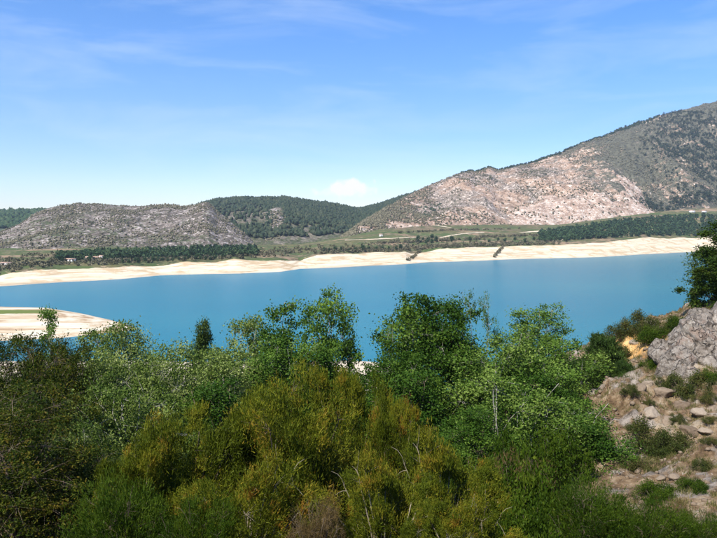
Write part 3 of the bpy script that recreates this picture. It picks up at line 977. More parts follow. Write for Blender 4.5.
# ------------------------------------------------------------------ foreground trees (columns and rows of the photograph, distance in metres)
TREES = "trees on the slope below the viewpoint"
SHR = "olive broom shrubs in the foreground"
for a in [
    # far row, left to right
    ("poplar2", "young_tree", "small slim light tree standing against the sand spit at left", "tree", 47, 308, 60, 30),
    ("silver1", "broadleaf_tree", "grey-green leafy tree at the tip of the sand spit", "tree", 104, 326, 44, 74),
    ("silver2", "broadleaf_tree", "rounded grey-green tree just right of the sand spit's tip", "tree", 146, 323, 46, 74),
    ("spire", "conifer_tree", "dark pointed conifer poking up among the grey-green trees at left", "tree", 194, 321, 47, 30),
    ("silver1", "broadleaf_tree", "pale grey-green tree right of the dark pointed conifer", "tree", 232, 317, 44, 74),
    ("silver2", "broadleaf_tree", "grey-green tree below the dark pointed conifer", "tree", 186, 338, 39, 90),
    ("silver2", "broadleaf_tree", "broad grey-green tree above the pale silvery bush at left", "tree", 128, 348, 36, 96),
    ("dense2", "broadleaf_tree", "darker green tree filling the gap left of the twin-topped poplars", "tree", 268, 328, 41, 66),
    ("poplar2", "poplar_tree", "slim poplar with a narrow tuft top, left of the tallest poplar", "tree", 291, 301, 43, 42),
    ("poplar1", "poplar_tree", "tallest airy poplar standing against the water near the middle", "tree", 328, 290, 42, 60),
    ("poplar2", "poplar_tree", "short poplar sprig right beside the tallest airy poplar", "tree", 352, 336, 41, 20),
    ("silver1", "broadleaf_tree", "grey-green tree in front of the twin-topped poplars", "tree", 240, 352, 36, 80),
    ("dense2", "broadleaf_tree", "dark leafy tree at the foot of the tallest airy poplar", "tree", 312, 352, 37, 84),
    ("thin1", "broadleaf_tree", "thin sparse tree with pale twigs left of the big dense tree", "tree", 394, 320, 41, 36),
    ("dense1", "broadleaf_tree", "biggest dense deep green tree right of the water gap", "tree", 433, 297, 42, 98),
    ("dense2", "broadleaf_tree", "dark green tree tucked under the biggest dense tree at its right side", "tree", 462, 322, 41, 62),
    ("thin1", "broadleaf_tree", "tall thin see-through tree with pale twigs right of the biggest dense tree", "tree", 489, 291, 41, 46),
    ("light1", "broadleaf_tree", "light green tree with a slim pale trunk in the right-hand clump", "tree", 512, 328, 39, 66),
    ("poplar1", "poplar_tree", "bright green poplar at the right end of the tree line", "tree", 545, 304, 45, 56),
    ("light1", "broadleaf_tree", "light green bushy tree left of the dark juniper", "tree", 572, 352, 42, 56),
    ("poplar1", "poplar_tree", "green tree below the bright poplar at the right end of the tree line", "tree", 540, 358, 37, 66),
    ("juniper1", "juniper_tree", "dark conical juniper at the left edge of the stony slope", "tree", 602, 335, 44, 76),
    ("juniper1", "juniper_tree", "smaller dark juniper leaning against the dark conical one", "tree", 624, 362, 42, 46),
    # middle row
    ("silverbush", "silver_bush", "pale silvery leafed bush above the olive brooms at left", "bush", 130, 388, 28, 120),
    ("silverbush", "silver_bush", "silvery bush between the dark pines and the pale silvery bush", "bush", 92, 420, 25, 70),
    ("dense2", "broadleaf_tree", "dark green tree behind the olive brooms left of centre", "tree", 228, 380, 32, 90),
    ("dense2", "broadleaf_tree", "shadowy tree under the biggest dense tree", "tree", 424, 372, 34, 90),
    ("sapling", "sapling", "many-stemmed sapling with pale stems in the right-hand clump", "tree", 496, 372, 31, 76),
    ("sapling", "sapling", "pale-stemmed sapling below the light green bushy tree", "tree", 547, 392, 31, 74),
    ("light1", "broadleaf_tree", "grey-green small tree at the foot of the dark juniper", "tree", 590, 398, 34, 62),
    ("dense2", "broadleaf_tree", "small dark leafy tree in front of the many-stemmed sapling", "tree", 468, 408, 28, 66),
    ("lowg", "green_bush", "leafy green bush below the many-stemmed sapling", "bush", 512, 432, 26, 74),
    ("lowg", "green_bush", "green bush at the foot of the stony slope beside the deep shade", "bush", 560, 430, 28, 64),
    ("silver1", "broadleaf_tree", "grey-green tree left of the pale silvery bush, by the pines", "tree", 92, 366, 37, 70),
    ("silver2", "broadleaf_tree", "grey-green tree between the spit's tip and the dark pointed conifer, in front", "tree", 170, 356, 34, 86),
    ("silver1", "broadleaf_tree", "grey-green tree right below the dark pointed conifer's neighbour", "tree", 214, 344, 40, 80),
    ("poplar1", "poplar_tree", "green tree between the slim poplar and the darker green tree", "tree", 280, 338, 38, 70),
    ("dense2", "broadleaf_tree", "green tree at the water gap beside the rust-tipped broom", "tree", 360, 372, 38, 56),
    ("dense1", "broadleaf_tree", "deep green tree low in front of the thin sparse tree", "tree", 398, 352, 38, 70),
    ("light1", "broadleaf_tree", "light green tree under the tall thin see-through tree", "tree", 486, 342, 38, 76),
    ("poplar1", "poplar_tree", "green tree filling the right-hand clump under the bright poplar", "tree", 530, 334, 41, 70),
    ("dense2", "broadleaf_tree", "dark tree low in the right-hand clump behind the pale-stemmed sapling", "tree", 536, 376, 35, 80),
    ("dense2", "broadleaf_tree", "shaded tree at the foot of the right-hand clump by the stony slope", "tree", 585, 424, 30, 72),
    # left pines
    ("pine2", "pine_tree", "dark pine behind the leftmost two, under the sand spit", "tree", 28, 338, 38, 80),
    ("pine1", "pine_tree", "dark pine below the second pine from the left edge", "tree", 44, 372, 28, 84),
    ("pine1", "pine_tree", "dark brownish pine at the left edge of the picture", "tree", 8, 332, 30, 84),
    ("pine2", "pine_tree", "dark pine second from the left edge", "tree", 50, 340, 33, 66),
    ("pine2", "pine_tree", "brownish pine top right of the dark pines, by the grey-green trees", "tree", 76, 356, 34, 44),
    ("pine1", "pine_tree", "nearest dark pine in the lower left corner", "tree", 14, 400, 20, 120),
    ("pine2", "pine_tree", "dark pine in the shade between the corner pine and the brooms", "tree", 68, 438, 22, 84),
    # olive brooms
    ("broom1", "broom_shrub", "largest rounded olive-gold broom in the middle foreground", "shrub", 290, 382, 19, 200),
    ("broom2", "broom_shrub", "olive broom with rusty tips left of the largest broom", "shrub", 186, 416, 18.5, 150),
    ("broom2", "broom_shrub", "rust-tipped broom behind and right of the largest broom", "shrub", 345, 372, 23.5, 110),
    ("broom2", "broom_shrub", "olive broom in front of the biggest dense tree", "shrub", 396, 404, 21.5, 84),
    ("broom3", "broom_shrub", "yellow-olive broom with pale bare twigs at bottom right of centre", "shrub", 446, 440, 16.5, 120),
    ("broom3", "broom_shrub", "olive broom with pale twigs along the bottom edge left of centre", "shrub", 246, 456, 15.5, 130),
    ("broom3", "broom_shrub", "olive broom at the bottom edge right of the dry brush", "shrub", 386, 462, 15.2, 120),
    ("broom3", "broom_shrub", "low yellow-olive broom at the bottom edge below the pale bare twigs", "shrub", 462, 492, 14, 110),
    ("broom2", "broom_shrub", "brownish broom under the pale silvery bush", "shrub", 140, 446, 17, 110),
    ("dry", "dry_brush", "brownish dry twiggy brush at the bottom edge in the middle", "brush", 318, 497, 14.5, 62),
    ("lowgf", "green_bush", "green feathery bush at the bottom edge near the dark corner", "bush", 130, 486, 15, 120),
    ("lowgf", "green_bush", "green feathery bush at the bottom edge left of the olive broom", "bush", 196, 502, 14, 90),
    ("lowg", "green_bush", "leafy dark bush at the bottom right of the yellow-olive broom", "bush", 520, 458, 20, 90),
    ("dry", "dry_brush", "dry brownish brush under the leafy green bushes at right", "brush", 520, 452, 23, 74),
    ("lowgf", "green_bush", "bright green feathery bush at the bottom edge below the deep shade", "bush", 590, 488, 19, 110),
    ("lowgf", "green_bush", "green feathery bush at the bottom edge left of the stony slope", "bush", 645, 502, 18.5, 90),
    ("lowg", "green_bush", "dark leafy bush at the bottom edge under the yellow-olive broom's right side", "bush", 525, 500, 15, 70),
    ("lowgf", "green_bush", "green feathery bush in the bottom right corner", "bush", 700, 512, 18, 70),
    ("dry", "dry_brush", "dry brush at the bottom edge between two green feathery bushes", "brush", 672, 496, 20, 40),
    # right edge
    ("pineg", "pine_tree", "dark green pine leaning in at the right edge above the rock", "tree", 742, 221, 47, 98),
]:
    kind, name, label, cat, px, top, Y, wpx = a
    grp = SHR if name == "broom_shrub" else (TREES if cat == "tree" else None)
    plant(kind, name, label, cat, px, top, Y, wpx * (1.18 if cat == 'tree' and name != 'conifer_tree' else 1.05), grp)

# scrub on the stony slope
SC = "low shrubs on the stony slope"
for a in [
    ("low1", 653, 447, 34, "brownish-green dome shrub in the middle of the stony slope"),
    ("low2", 668, 452, 24, "small shrub touching the right of the brownish-green dome"),
    ("low1", 684, 452, 30, "dark shrub right of the middle of the stony slope"),
    ("low2", 704, 466, 26, "dark shrub hanging down right on the stony slope"),
    ("lowg", 695, 489, 26, "green rounded shrub low on the stony slope near the right edge"),
    ("low2", 640, 470, 30, "dull shrub below the brownish-green dome"),
    ("lowg", 660, 500, 40, "green shrub low on the stony slope above the bottom bushes"),
    ("low1", 622, 338, 22, "small round shrub on the crest left of the ochre scar"),
    ("low2", 606, 333, 16, "tiny dark shrub on the crest nearest the juniper top"),
    ("lowg", 655, 342, 30, "green shrub right of the ochre scar"),
    ("low1", 646, 330, 26, "olive shrub on the crest above the ochre scar"),
    ("lowg", 684, 330, 30, "dark green shrub on the crest left of the big rock"),
    ("low2", 664, 333, 24, "small olive shrub on the crest in the middle"),
    ("lowg", 654, 368, 22, "green shrub below and right of the ochre scar"),
    ("low1", 618, 354, 18, "small shrub at the left edge of the ochre scar"),
    ("low1", 668, 388, 14, "small tuft below the big rock's left foot"),
    ("low2", 648, 405, 12, "small dark tuft left of the slope's grey ledges"),
    ("low1", 690, 396, 28, "dark shrub under the big rock"),
    ("lowg", 712, 382, 30, "dark green shrub at the right edge beside the big rock"),
    ("low2", 708, 402, 22, "olive shrub at the right edge under the big rock"),
    ("low2", 712, 424, 16, "small tuft at the right edge on the pale ledge"),
    ("low1", 676, 424, 12, "tiny tuft on the grey ledges"),
    ("low1", 630, 398, 14, "tiny shrub right of the juniper's foot"),
    ("low2", 712, 444, 18, "olive tuft at the right edge below the pale ledge"),
    ("low2", 634, 432, 16, "small tuft left of the grey ledges above the brown dome"),
]:
    kind, px, py, wpx, label = a
    wpx *= 1.3
    g = near_hit(px, py)
    pr = PROTO[kind]
    sx = wpx * g[1] / F / pr["w"]
    root = link("low_shrub", None, label=label, cat="shrub", group=SC, loc=(g[0], g[1], g[2] - 0.12 * sx))
    root.scale = (sx, sx, sx * random.Random(label).uniform(0.8, 1.15))
    root.rotation_euler = (0, 0, random.Random(label + "r").uniform(0, 6.28))
    for pn, me in pr["parts"]:
        link(pn, me, parent=root)


# ------------------------------------------------------------------ rocks
def ico(sub):
    import bmesh
    bm = bmesh.new()
    bmesh.ops.create_icosphere(bm, subdivisions=sub, radius=1.0)
    V = np.array([v.co[:] for v in bm.verts])
    Fc = np.array([[v.index for v in f.verts] for f in bm.faces])
    bm.free()
    return V, Fc


def rock_mesh(name, seed, sub, mat, planes=16, amp=0.05):
    """an angular block: a convex cleaved solid, roughened and cracked"""
    r = np.random.default_rng(seed)
    V, Fc = ico(sub)
    nrm = unit(r.normal(0, 1, (planes, 3)))
    d = r.uniform(0.68, 1.0, planes)
    dot = V @ nrm.T
    rad = np.where(dot > 0.05, d / np.maximum(dot, 0.05), 9).min(1)
    P = V * np.minimum(rad, 1.25)[:, None]
    nz_ = 0
    a, q = 1.0, P * 2.2
    for o in range(5):
        nz_ = nz_ + a * vn3(q, seed + o)
        q = q * 2.1
        a *= 0.6
    w = (P @ unit(r.normal(0, 1, 3))) * 4.5 + 0.5 * vn3(P * 2, seed + 9)       # bedding joints
    jt = np.clip(1 - np.abs((w % 1.0) - 0.5) / 0.07, 0, 1)
    P = P + V * (nz_ * amp - jt * 0.11)[:, None]
    return make_mesh(name, P, [Fc], mat, False)


m = NT("limestone", 0.92, 0.15)
p = m.pos()
n1 = m.noise(p, 0.9, 6, 0.7)
n2 = m.noise(p, 5.0, 5, 0.7)
c = m.ramp(m.math('ADD', m.math('MULTIPLY', n1, 0.55), m.math('MULTIPLY', n2, 0.45)), [(0.40, (0.08, 0.064, 0.048)), (0.48, (0.22, 0.186, 0.15)), (0.58, (0.36, 0.315, 0.262))])
c = m.mix(m.math('MULTIPLY', m.mask(m.noise(p, 1.4, 3, 0.6), 0.56, 0.66), 0.5), c, (0.27, 0.17, 0.12))
wv = m.n("ShaderNodeVectorMath", operation='ADD')
wn3 = m.n("ShaderNodeTexNoise")
m.l(p, wn3.inputs[0])
wn3.inputs["Scale"].default_value = 2.0
wn3.inputs["Detail"].default_value = 4
m.l(p, wv.inputs[0])
m.l(wn3.outputs["Color"], wv.inputs[1])
cr = m.n("ShaderNodeTexVoronoi", feature='DISTANCE_TO_EDGE')
cr.inputs["Scale"].default_value = 1.1
m.l(wv.outputs[0], cr.inputs[0])
crack = m.mask(cr.outputs["Distance"], 0.0, 0.045)
c = m.mix(m.math('MULTIPLY', m.math('SUBTRACT', 1.0, crack), 0.4), c, (0.05, 0.04, 0.03))
c = m.mix(m.math('MULTIPLY', m.mask(m.noise(p, 7.0, 4, 0.7), 0.56, 0.64), 0.7), c, (0.46, 0.42, 0.36))
m.bump(m.math('ADD', m.noise(p, 4.0, 6, 0.75), m.math('MULTIPLY', crack, 0.5)), 1.0, 0.3)
M_ROCK = m.col(c)
m = NT("small_stone", 0.92, 0.15)
oi = m.n("ShaderNodeObjectInfo")
n2 = m.noise(m.pos(), 4.0, 4, 0.7)
c = m.ramp(m.math('ADD', m.math('MULTIPLY', oi.outputs["Random"], 0.5), m.math('MULTIPLY', n2, 0.5)), [(0.2, (0.12, 0.085, 0.055)), (0.5, (0.21, 0.16, 0.112)), (0.8, (0.31, 0.255, 0.195))])
m.bump(n2, 0.6, 0.1)
M_STONE = m.col(c)

BLK = [rock_mesh("rock_block", 700 + k, 5, M_ROCK, 11 + k, 0.055) for k in range(6)]
rk = link("rock_outcrop", None, label="big grey limestone outcrop of cracked blocks at the right edge under the pine", cat="rock", loc=tuple(at(712, 380, 42)))
for k, (px, py, Y, sw, sh) in enumerate([
    (706, 336, 43.0, 1.55, 1.75), (727, 330, 43.4, 1.7, 2.1), (690, 352, 42.4, 1.3, 1.7), (712, 362, 42.0, 1.7, 1.6), (738, 356, 42.4, 1.9, 2.2), (676, 370, 41.8, 1.15, 1.35),
    (696, 380, 41.4, 1.35, 1.2), (720, 388, 41.0, 1.6, 1.3), (664, 386, 41.2, 0.95, 0.95), (745, 385, 41.2, 1.6, 1.8), (682, 394, 40.6, 1.1, 0.8), (703, 400, 40.2, 1.2, 0.75), (699, 322, 44.2, 1.1, 1.0), (668, 356, 43.2, 0.95, 1.15)]):
    b = link("rock_block", BLK[k % 6], parent=rk)
    b.location = Vector(at(px, py, Y - 1.7)) - Vector(at(712, 380, 42))
    rr = random.Random(900 + k)
    b.scale = (sw, sw * 0.95, sh)
    b.rotation_euler = (rr.uniform(-.25, .25), rr.uniform(-.25, .25), rr.uniform(0, 6.28))
ROCKS = [rock_mesh("boulder", 80 + k, 4, M_STONE, 9 + k, 0.05) for k in range(5)]
for k, (px, py, wpx, label) in enumerate([
    (664, 392, 18, "grey boulder below the left foot of the big outcrop"),
    (680, 408, 22, "grey boulder in the middle of the ledges under the outcrop"),
    (700, 412, 16, "pale boulder near the right edge under the outcrop"),
    (652, 416, 20, "flat grey slab left on the ledges"),
    (668, 422, 16, "grey block at the centre of the ledges"),
    (640, 388, 12, "small pale boulder right of the juniper below the ochre scar"),
    (690, 430, 18, "pale flat slab right of the ledges"),
    (706, 434, 14, "small pale slab at the right edge below the ledges"),
    (640, 452, 12, "small boulder left of the brown dome shrub"),
    (676, 478, 12, "small pale stone below the dark shrub on the slope"),
    (660, 478, 10, "small grey stone below the brown dome shrub"),
    (600, 350, 12, "pale boulder on the crest left of the ochre scar"),
    (590, 357, 12, "pinkish boulder on the crest above the light green bushy tree"),
    (610, 345, 10, "small white boulder on the crest near the juniper top"),
    (634, 343, 10, "grey boulder on the crest above the ochre scar"),
    (673, 343, 12, "grey boulder on the crest between two green shrubs"),
    (648, 384, 10, "small stone between the ochre scar and the ledges"),
    (712, 410, 14, "grey boulder at the right edge beside the olive shrub"),
    (690, 470, 10, "small stone left of the hanging dark shrub"),
    (560, 378, 14, "pinkish boulder showing between the light green trees"),
    (548, 372, 12, "pale boulder showing left of the light green bushy tree"),
]):
    g = near_hit(px, py)
    s = wpx * g[1] / F * 0.5
    o = link("boulder", ROCKS[k % 5], label=label, cat="boulder", group="boulders on the stony slope", loc=(g[0], g[1], g[2] - s * 0.18))
    rr = random.Random(k)
    o.scale = (s, s * rr.uniform(0.8, 1.1), s * rr.uniform(0.5, 0.8))
    o.rotation_euler = (rr.uniform(-.3, .3), rr.uniform(-.3, .3), rr.uniform(0, 6.28))

# loose stones on the slope: uncountable
r = np.random.default_rng(5)
n = 3000
sx_ = r.uniform(9, 30, n)
sy_ = r.uniform(22, 58, n)
sz_ = near_z(sx_, sy_)
sV, sF = ico(1)
sc_ = 0.035 + 0.16 * r.random(n) ** 4
jit = 1 + r.normal(0, 0.18, (n, len(sV)))
V = (sV[None] * jit[:, :, None] * sc_[:, None, None] * np.array([1, 1, 0.65]) + np.stack([sx_, sy_, sz_ + sc_ * 0.2], -1)[:, None]).reshape(-1, 3)
Fc = (sF[None] + (np.arange(n) * len(sV))[:, None, None]).reshape(-1, 3)
link("loose_stones", make_mesh("loose_stones", V, [Fc], M_STONE), kind="stuff", label="loose pale stones strewn over the stony slope", cat="stones")

# dry grass and weeds over the near ground: uncountable
n = 110000
gx_a = np.concatenate([r.uniform(-26, 14, n // 2), r.uniform(8, 30, n // 2)])
gy_a = np.concatenate([r.uniform(10, 48, n // 2), r.uniform(18, 56, n // 2)])
cl = fbm2(gx_a / 1.3, gy_a / 1.3, 4, 77)
keep = (cl > 0.12) | ((gx_a < 8) & (cl > -0.3))
gx_a, gy_a = gx_a[keep], gy_a[keep]
tcx, tcy = r.uniform(9, 31, 900), r.uniform(20, 57, 900)
gx_a = np.concatenate([gx_a, (tcx[:, None] + r.normal(0, 0.13, (900, 70))).ravel()])
gy_a = np.concatenate([gy_a, (tcy[:, None] + r.normal(0, 0.13, (900, 70))).ravel()])
gz_a = near_z(gx_a, gy_a)
d = unit(np.stack([r.normal(0, 0.35, len(gx_a)), r.normal(0, 0.35, len(gx_a)), np.ones(len(gx_a))], -1))
M_GRASS = leaf_material("dry_grass_blade", [(0.0, (0.05, 0.07, 0.015)), (0.5, (0.13, 0.12, 0.04)), (1.0, (0.26, 0.21, 0.10))], 0.2)
link("dry_grass", strand_mesh("dry_grass", np.stack([gx_a, gy_a, gz_a - 0.02], -1), d, 0.20, 0.022, r.random(len(gx_a)), M_GRASS, r), kind="stuff",
     label="dry grass tufts over the near slope", cat="grass")


# ------------------------------------------------------------------ far scrub and woods
def blob_field(name, label, pts, rad, hgt, mat, seed, cat, jit=0.33):
    """many small irregular bushes or tree crowns standing at pts, one mass"""
    r = np.random.default_rng(seed)
    V0, F0 = ico(1)
    n = len(pts)
    j = 1 + r.normal(0, jit, (n, len(V0)))
    rad = np.asarray(rad) * np.ones(n)
    hgt = np.asarray(hgt) * np.ones(n)
    S = np.stack([rad, rad, hgt * 0.5], -1)
    V = V0[None] * j[:, :, None] * S[:, None] + (pts + np.stack([0 * rad, 0 * rad, hgt * 0.42], -1))[:, None]
    Fc = F0[None] + (np.arange(n) * len(V0))[:, None, None]
    me = make_mesh(name, V.reshape(-1, 3), [Fc.reshape(-1, 3)], mat, False, np.repeat(r.random(n), len(V0)))
    return link(name, me, kind="stuff", label=label, cat=cat)


def leaf_field(name, label, pts, rad, hgt, mat, seed, cat, nl=44):
    """tree crowns of loose leaf sprays standing at pts, one far-off mass"""
    r = np.random.default_rng(seed)
    n = len(pts)
    rad = (np.asarray(rad) * np.ones(n))[:, None]
    hgt = (np.asarray(hgt) * np.ones(n))[:, None]
    d = unit(r.normal(0, 1, (n, nl, 3))) * r.uniform(0.35, 1.0, (n, nl, 1)) ** 0.5
    c = pts[:, None] + np.stack([d[..., 0] * rad, d[..., 1] * rad, hgt * (0.5 + 0.5 * d[..., 2])], -1)
    t = np.clip(r.random((n, 1)) * 0.8 + r.normal(0, 0.12, (n, nl)), 0, 1)
    me = leaf_mesh(name, c.reshape(-1, 3), float(rad.mean()) * 0.75, t.ravel(), mat, r, 0.8)
    return link(name, me, kind="stuff", label=label, cat=cat)


def on_hill(name, n, seed, pr=None, sr=(0.0, 1.0), dens=None):
    cs, s, V, nrow = HILLS[name]
    r = np.random.default_rng(seed)
    lo, hi = pr if pr else (max(cs[0], -80), min(cs[-1], 800))
    px = r.uniform(lo, hi, n)
    ss = r.uniform(sr[0], sr[1], n)
    ci = np.clip(np.interp(px, cs, np.arange(len(cs))), 0, len(cs) - 1.001)
    ri = np.clip(np.interp(ss, s, np.arange(len(s))), 0, len(s) - 1.001)
    c0, r0 = ci.astype(int), ri.astype(int)
    fc, fr = (ci - c0)[:, None], (ri - r0)[:, None]
    P = (V[r0, c0] * (1 - fc) + V[r0, c0 + 1] * fc) * (1 - fr) + (V[r0 + 1, c0] * (1 - fc) + V[r0 + 1, c0 + 1] * fc) * fr
    if dens is not None:
        k = r.random(n) < dens(px, ss, P)
        P = P[k]
    return P


M_WOOD = leaf_material("far_wood_leaf", [(0.0, (0.022, 0.048, 0.022)), (0.6, (0.045, 0.078, 0.03)), (1.0, (0.08, 0.105, 0.045))], 0.1)
M_WOOD_D = leaf_material("ridge_wood_leaf", [(0.0, (0.022, 0.036, 0.020)), (0.6, (0.036, 0.052, 0.027)), (1.0, (0.065, 0.075, 0.042))], 0.05)
M_SCRUBF = leaf_material("far_scrub_leaf", [(0.0, (0.07, 0.068, 0.036)), (0.5, (0.13, 0.118, 0.068)), (1.0, (0.23, 0.20, 0.135))], 0.1)

P = on_hill("distant_ridge", 2600, 1, (-80, 130), (0.3, 1.0))
blob_field("far_wood", "dark wood covering the distant ridge at far left", P, 4 + 2 * r.random(len(P)), 8 + 3 * r.random(len(P)), M_WOOD, 1, "wood")
P = on_hill("forested_ridge", 20000, 2, (190, 440), (0.12, 1.02), lambda px, s, P: np.clip((px - 262) / 26, 0.10, 1) * np.clip((s - 0.22) * 4, 0.05, 1) + 0.6 * (s > 0.8) + 0.5 * np.clip(fbm2(P[:, 0] / 60, P[:, 1] / 120, 3, 97) * 3, 0, 1))
blob_field("far_wood", "dark wood covering the ridge in the saddle", P, 2.2 + 2.2 * r.random(len(P)), 5 + 5 * r.random(len(P)), M_WOOD_D, 2, "wood")
P = on_hill("rocky_hill", 22000, 3, (-80, 260), (0.05, 1.0), lambda px, s, P: np.clip(0.25 + 1.2 * fbm2(P[:, 0] / 40, P[:, 1] / 60, 3, 91), 0.05, 0.8))
blob_field("hill_scrub", "grey-green scrub speckling the grey rocky hill", P, 0.7 + 1.1 * r.random(len(P)) ** 2, 1.2 + 1.4 * r.random(len(P)), M_SCRUBF, 3, "scrub")
P = on_hill("mountain", 34000, 4, (340, 800), (0.03, 1.0), lambda px, s, P: np.clip(0.22 + 1.3 * fbm2(P[:, 0] / 60, P[:, 1] / 90, 3, 92) + 0.25 * (s > 0.8), 0.04, 0.8))
blob_field("mountain_scrub", "olive scrub speckling the pinkish mountain", P, 1.0 + 1.7 * r.random(len(P)) ** 2, 1.6 + 2.2 * r.random(len(P)), M_SCRUBF, 4, "scrub")
P = on_hill("mountain", 12000, 5, (600, 800), (0.02, 1.0), lambda px, s, P: np.clip(2.6 * (fbm2(P[:, 0] / 120, P[:, 1] / 260, 4, 93) + 0.22), 0, 1) * np.clip((px - 625 - 20 * s) / 50, 0, 1))
leaf_field("mountain_wood", "dark green trees in patches on the right flank of the mountain", P, 2.4 + 2.6 * r.random(len(P)), 5 + 5 * r.random(len(P)), M_WOOD_D, 5, "wood", nl=22)
P = on_hill("mountain", 420, 6, (460, 660), (0.955, 1.0))
leaf_field("ridge_trees", "scattered trees along the crest of the mountain", P, 2.5 + 1.5 * r.random(len(P)), 4 + 3 * r.random(len(P)), M_WOOD, 6, "trees")
P = on_hill("bare_spur", 900, 7, None, (0.05, 0.9))
blob_field("spur_scrub", "dull scrub on the small grey spur", P, 1.5 + 1.3 * r.random(len(P)), 2 + 2 * r.random(len(P)), M_SCRUBF, 7, "scrub")
P = on_hill("pale_spur", 2200, 8, None, (0.03, 0.97), lambda px, s, P: np.clip(0.25 + 1.2 * fbm2(P[:, 0] / 40, P[:, 1] / 60, 3, 95), 0.03, 0.7))
blob_field("spur_scrub", "sparse scrub on the paler bare rock spur", P, 1.3 + 1.3 * r.random(len(P)), 2 + 2 * r.random(len(P)), M_SCRUBF, 8, "scrub")


def on_valley(px, py):
    return np.array([far_hit(a, b) for a, b in zip(px, py)])


def belt(n, poly, seed):
    """points in a band of the valley: poly = [(px, py_low, py_high)]"""
    r = np.random.default_rng(seed)
    px = r.uniform(poly[0][0], poly[-1][0], n)
    lo, hi = pl(px, poly, 1), pl(px, poly, 2)
    return on_valley(px, lo + (hi - lo) * r.random(n))


P = belt(620, [(58, 261, 257.5), (100, 261, 254), (170, 259, 251), (230, 257, 248), (258, 256, 249)], 11)
leaf_field("valley_wood", "dark wood at the foot of the grey rocky hill", P, 2.5 + 1.6 * r.random(len(P)), 4.5 + 3 * r.random(len(P)), M_WOOD, 11, "wood")
P = belt(1300, [(540, 242, 233), (580, 240, 228), (620, 238, 222), (660, 236, 218), (720, 236, 215), (790, 236, 214)], 12)
leaf_field("valley_wood", "dark belt of trees behind the right end of the beach", P, 3.0 + 2 * r.random(len(P)), 6 + 4 * r.random(len(P)), M_WOOD, 12, "wood")
P = np.concatenate([belt(500, [(-60, 285, 268), (0, 274, 262), (60, 267, 260), (130, 264, 258), (240, 259, 254), (330, 254, 246), (400, 251, 240), (560, 244, 232)], 13),
                    belt(420, [(320, 254, 250), (360, 252.5, 249), (404, 251.5, 248), (440, 248.5, 246), (480, 247, 244), (560, 245, 241)], 14),
                    belt(110, [(376, 244, 243.4), (420, 242.5, 242), (480, 239.5, 239)], 16),
                    belt(90, [(398, 233.5, 233), (450, 230.8, 230.4), (520, 229.4, 229)], 17),
                    belt(90, [(480, 237.5, 237), (540, 236, 235.4)], 18),
                    belt(80, [(20, 266, 265.5), (140, 261.4, 261), (230, 258.3, 257.8)], 19),
                    belt(300, [(-60, 282, 260), (0, 272, 256), (70, 266, 253), (240, 257, 250), (320, 252, 246)], 20),
                    belt(26, [(494, 258.5, 257), (500, 252, 250.5), (504, 247, 246)], 22),
                    belt(28, [(407, 262.5, 260.5), (414, 258, 256.5), (422, 250, 249)], 15)])
leaf_field("valley_scrub", "olive bushes dotted over the fields behind the beach", P, 1.4 + 1.3 * r.random(len(P)), 2 + 2 * r.random(len(P)), M_SCRUBF, 13, "scrub", nl=26)


# individual small trees one can tell apart in the valley
def field_tree(seed):
    r = np.random.default_rng(seed)
    T = Tubes()
    T.add([(0, 0, -0.6), (0.1, 0, 1.5), (0, 0.1, 3.2)], 0.22, 0.12, 6)
    cs, ts = [], []
    for k in range(16):
        d = unit(r.normal(0, 1, 3))
        c = np.array([0, 0, 3.8]) + d * np.array([1.7, 1.7, 1.9]) * r.uniform(0.4, 1)
        T.add(curve((0, 0, 2.0), c, r, 4), 0.07, 0.03, 4)
        cs.append(c + r.normal(0, 0.55, (26, 3)))
        ts.append(np.clip(r.uniform(0.1, 0.8) + r.normal(0, 0.1, 26), 0, 1))
    return dict(parts=[("trunk", T.mesh("trunk", M_BARK_BROWN)), ("crown", leaf_mesh("crown", np.concatenate(cs), 0.75, np.concatenate(ts), M_WOOD, r, 0.8))], h=6.2, w=4.5)


FT = [field_tree(500 + k) for k in range(3)]


ORD = ["leftmost", "second from left", "third from left", "fourth from left", "fifth from left", "sixth from left", "seventh from left", "eighth from left", "ninth from left", "tenth from left",
       "tenth from right", "ninth from right", "eighth from right", "seventh from right", "sixth from right", "fifth from right", "fourth from right", "third from right", "second from right", "rightmost"]


def far_trees(what, group, spots, sc=1.0):
    spots = sorted(spots)
    n = len(spots)
    for k, (px, py) in enumerate(spots):
        label = (ORD[k] if k < (n + 1) // 2 else ORD[20 - n + k]) + " of the " + what
        g = far_hit(px, py)
        rr = random.Random(px * 7 + k)
        root = link("field_tree", None, label=label, cat="tree", group=group, loc=tuple(g))
        s = sc * rr.uniform(0.75, 1.25)
        root.scale = (s, s, s * rr.uniform(0.9, 1.25))
        root.rotation_euler = (0, 0, rr.uniform(0, 6.28))
        for pn, me in FT[k % 3]["parts"]:
            link(pn, me, parent=root)


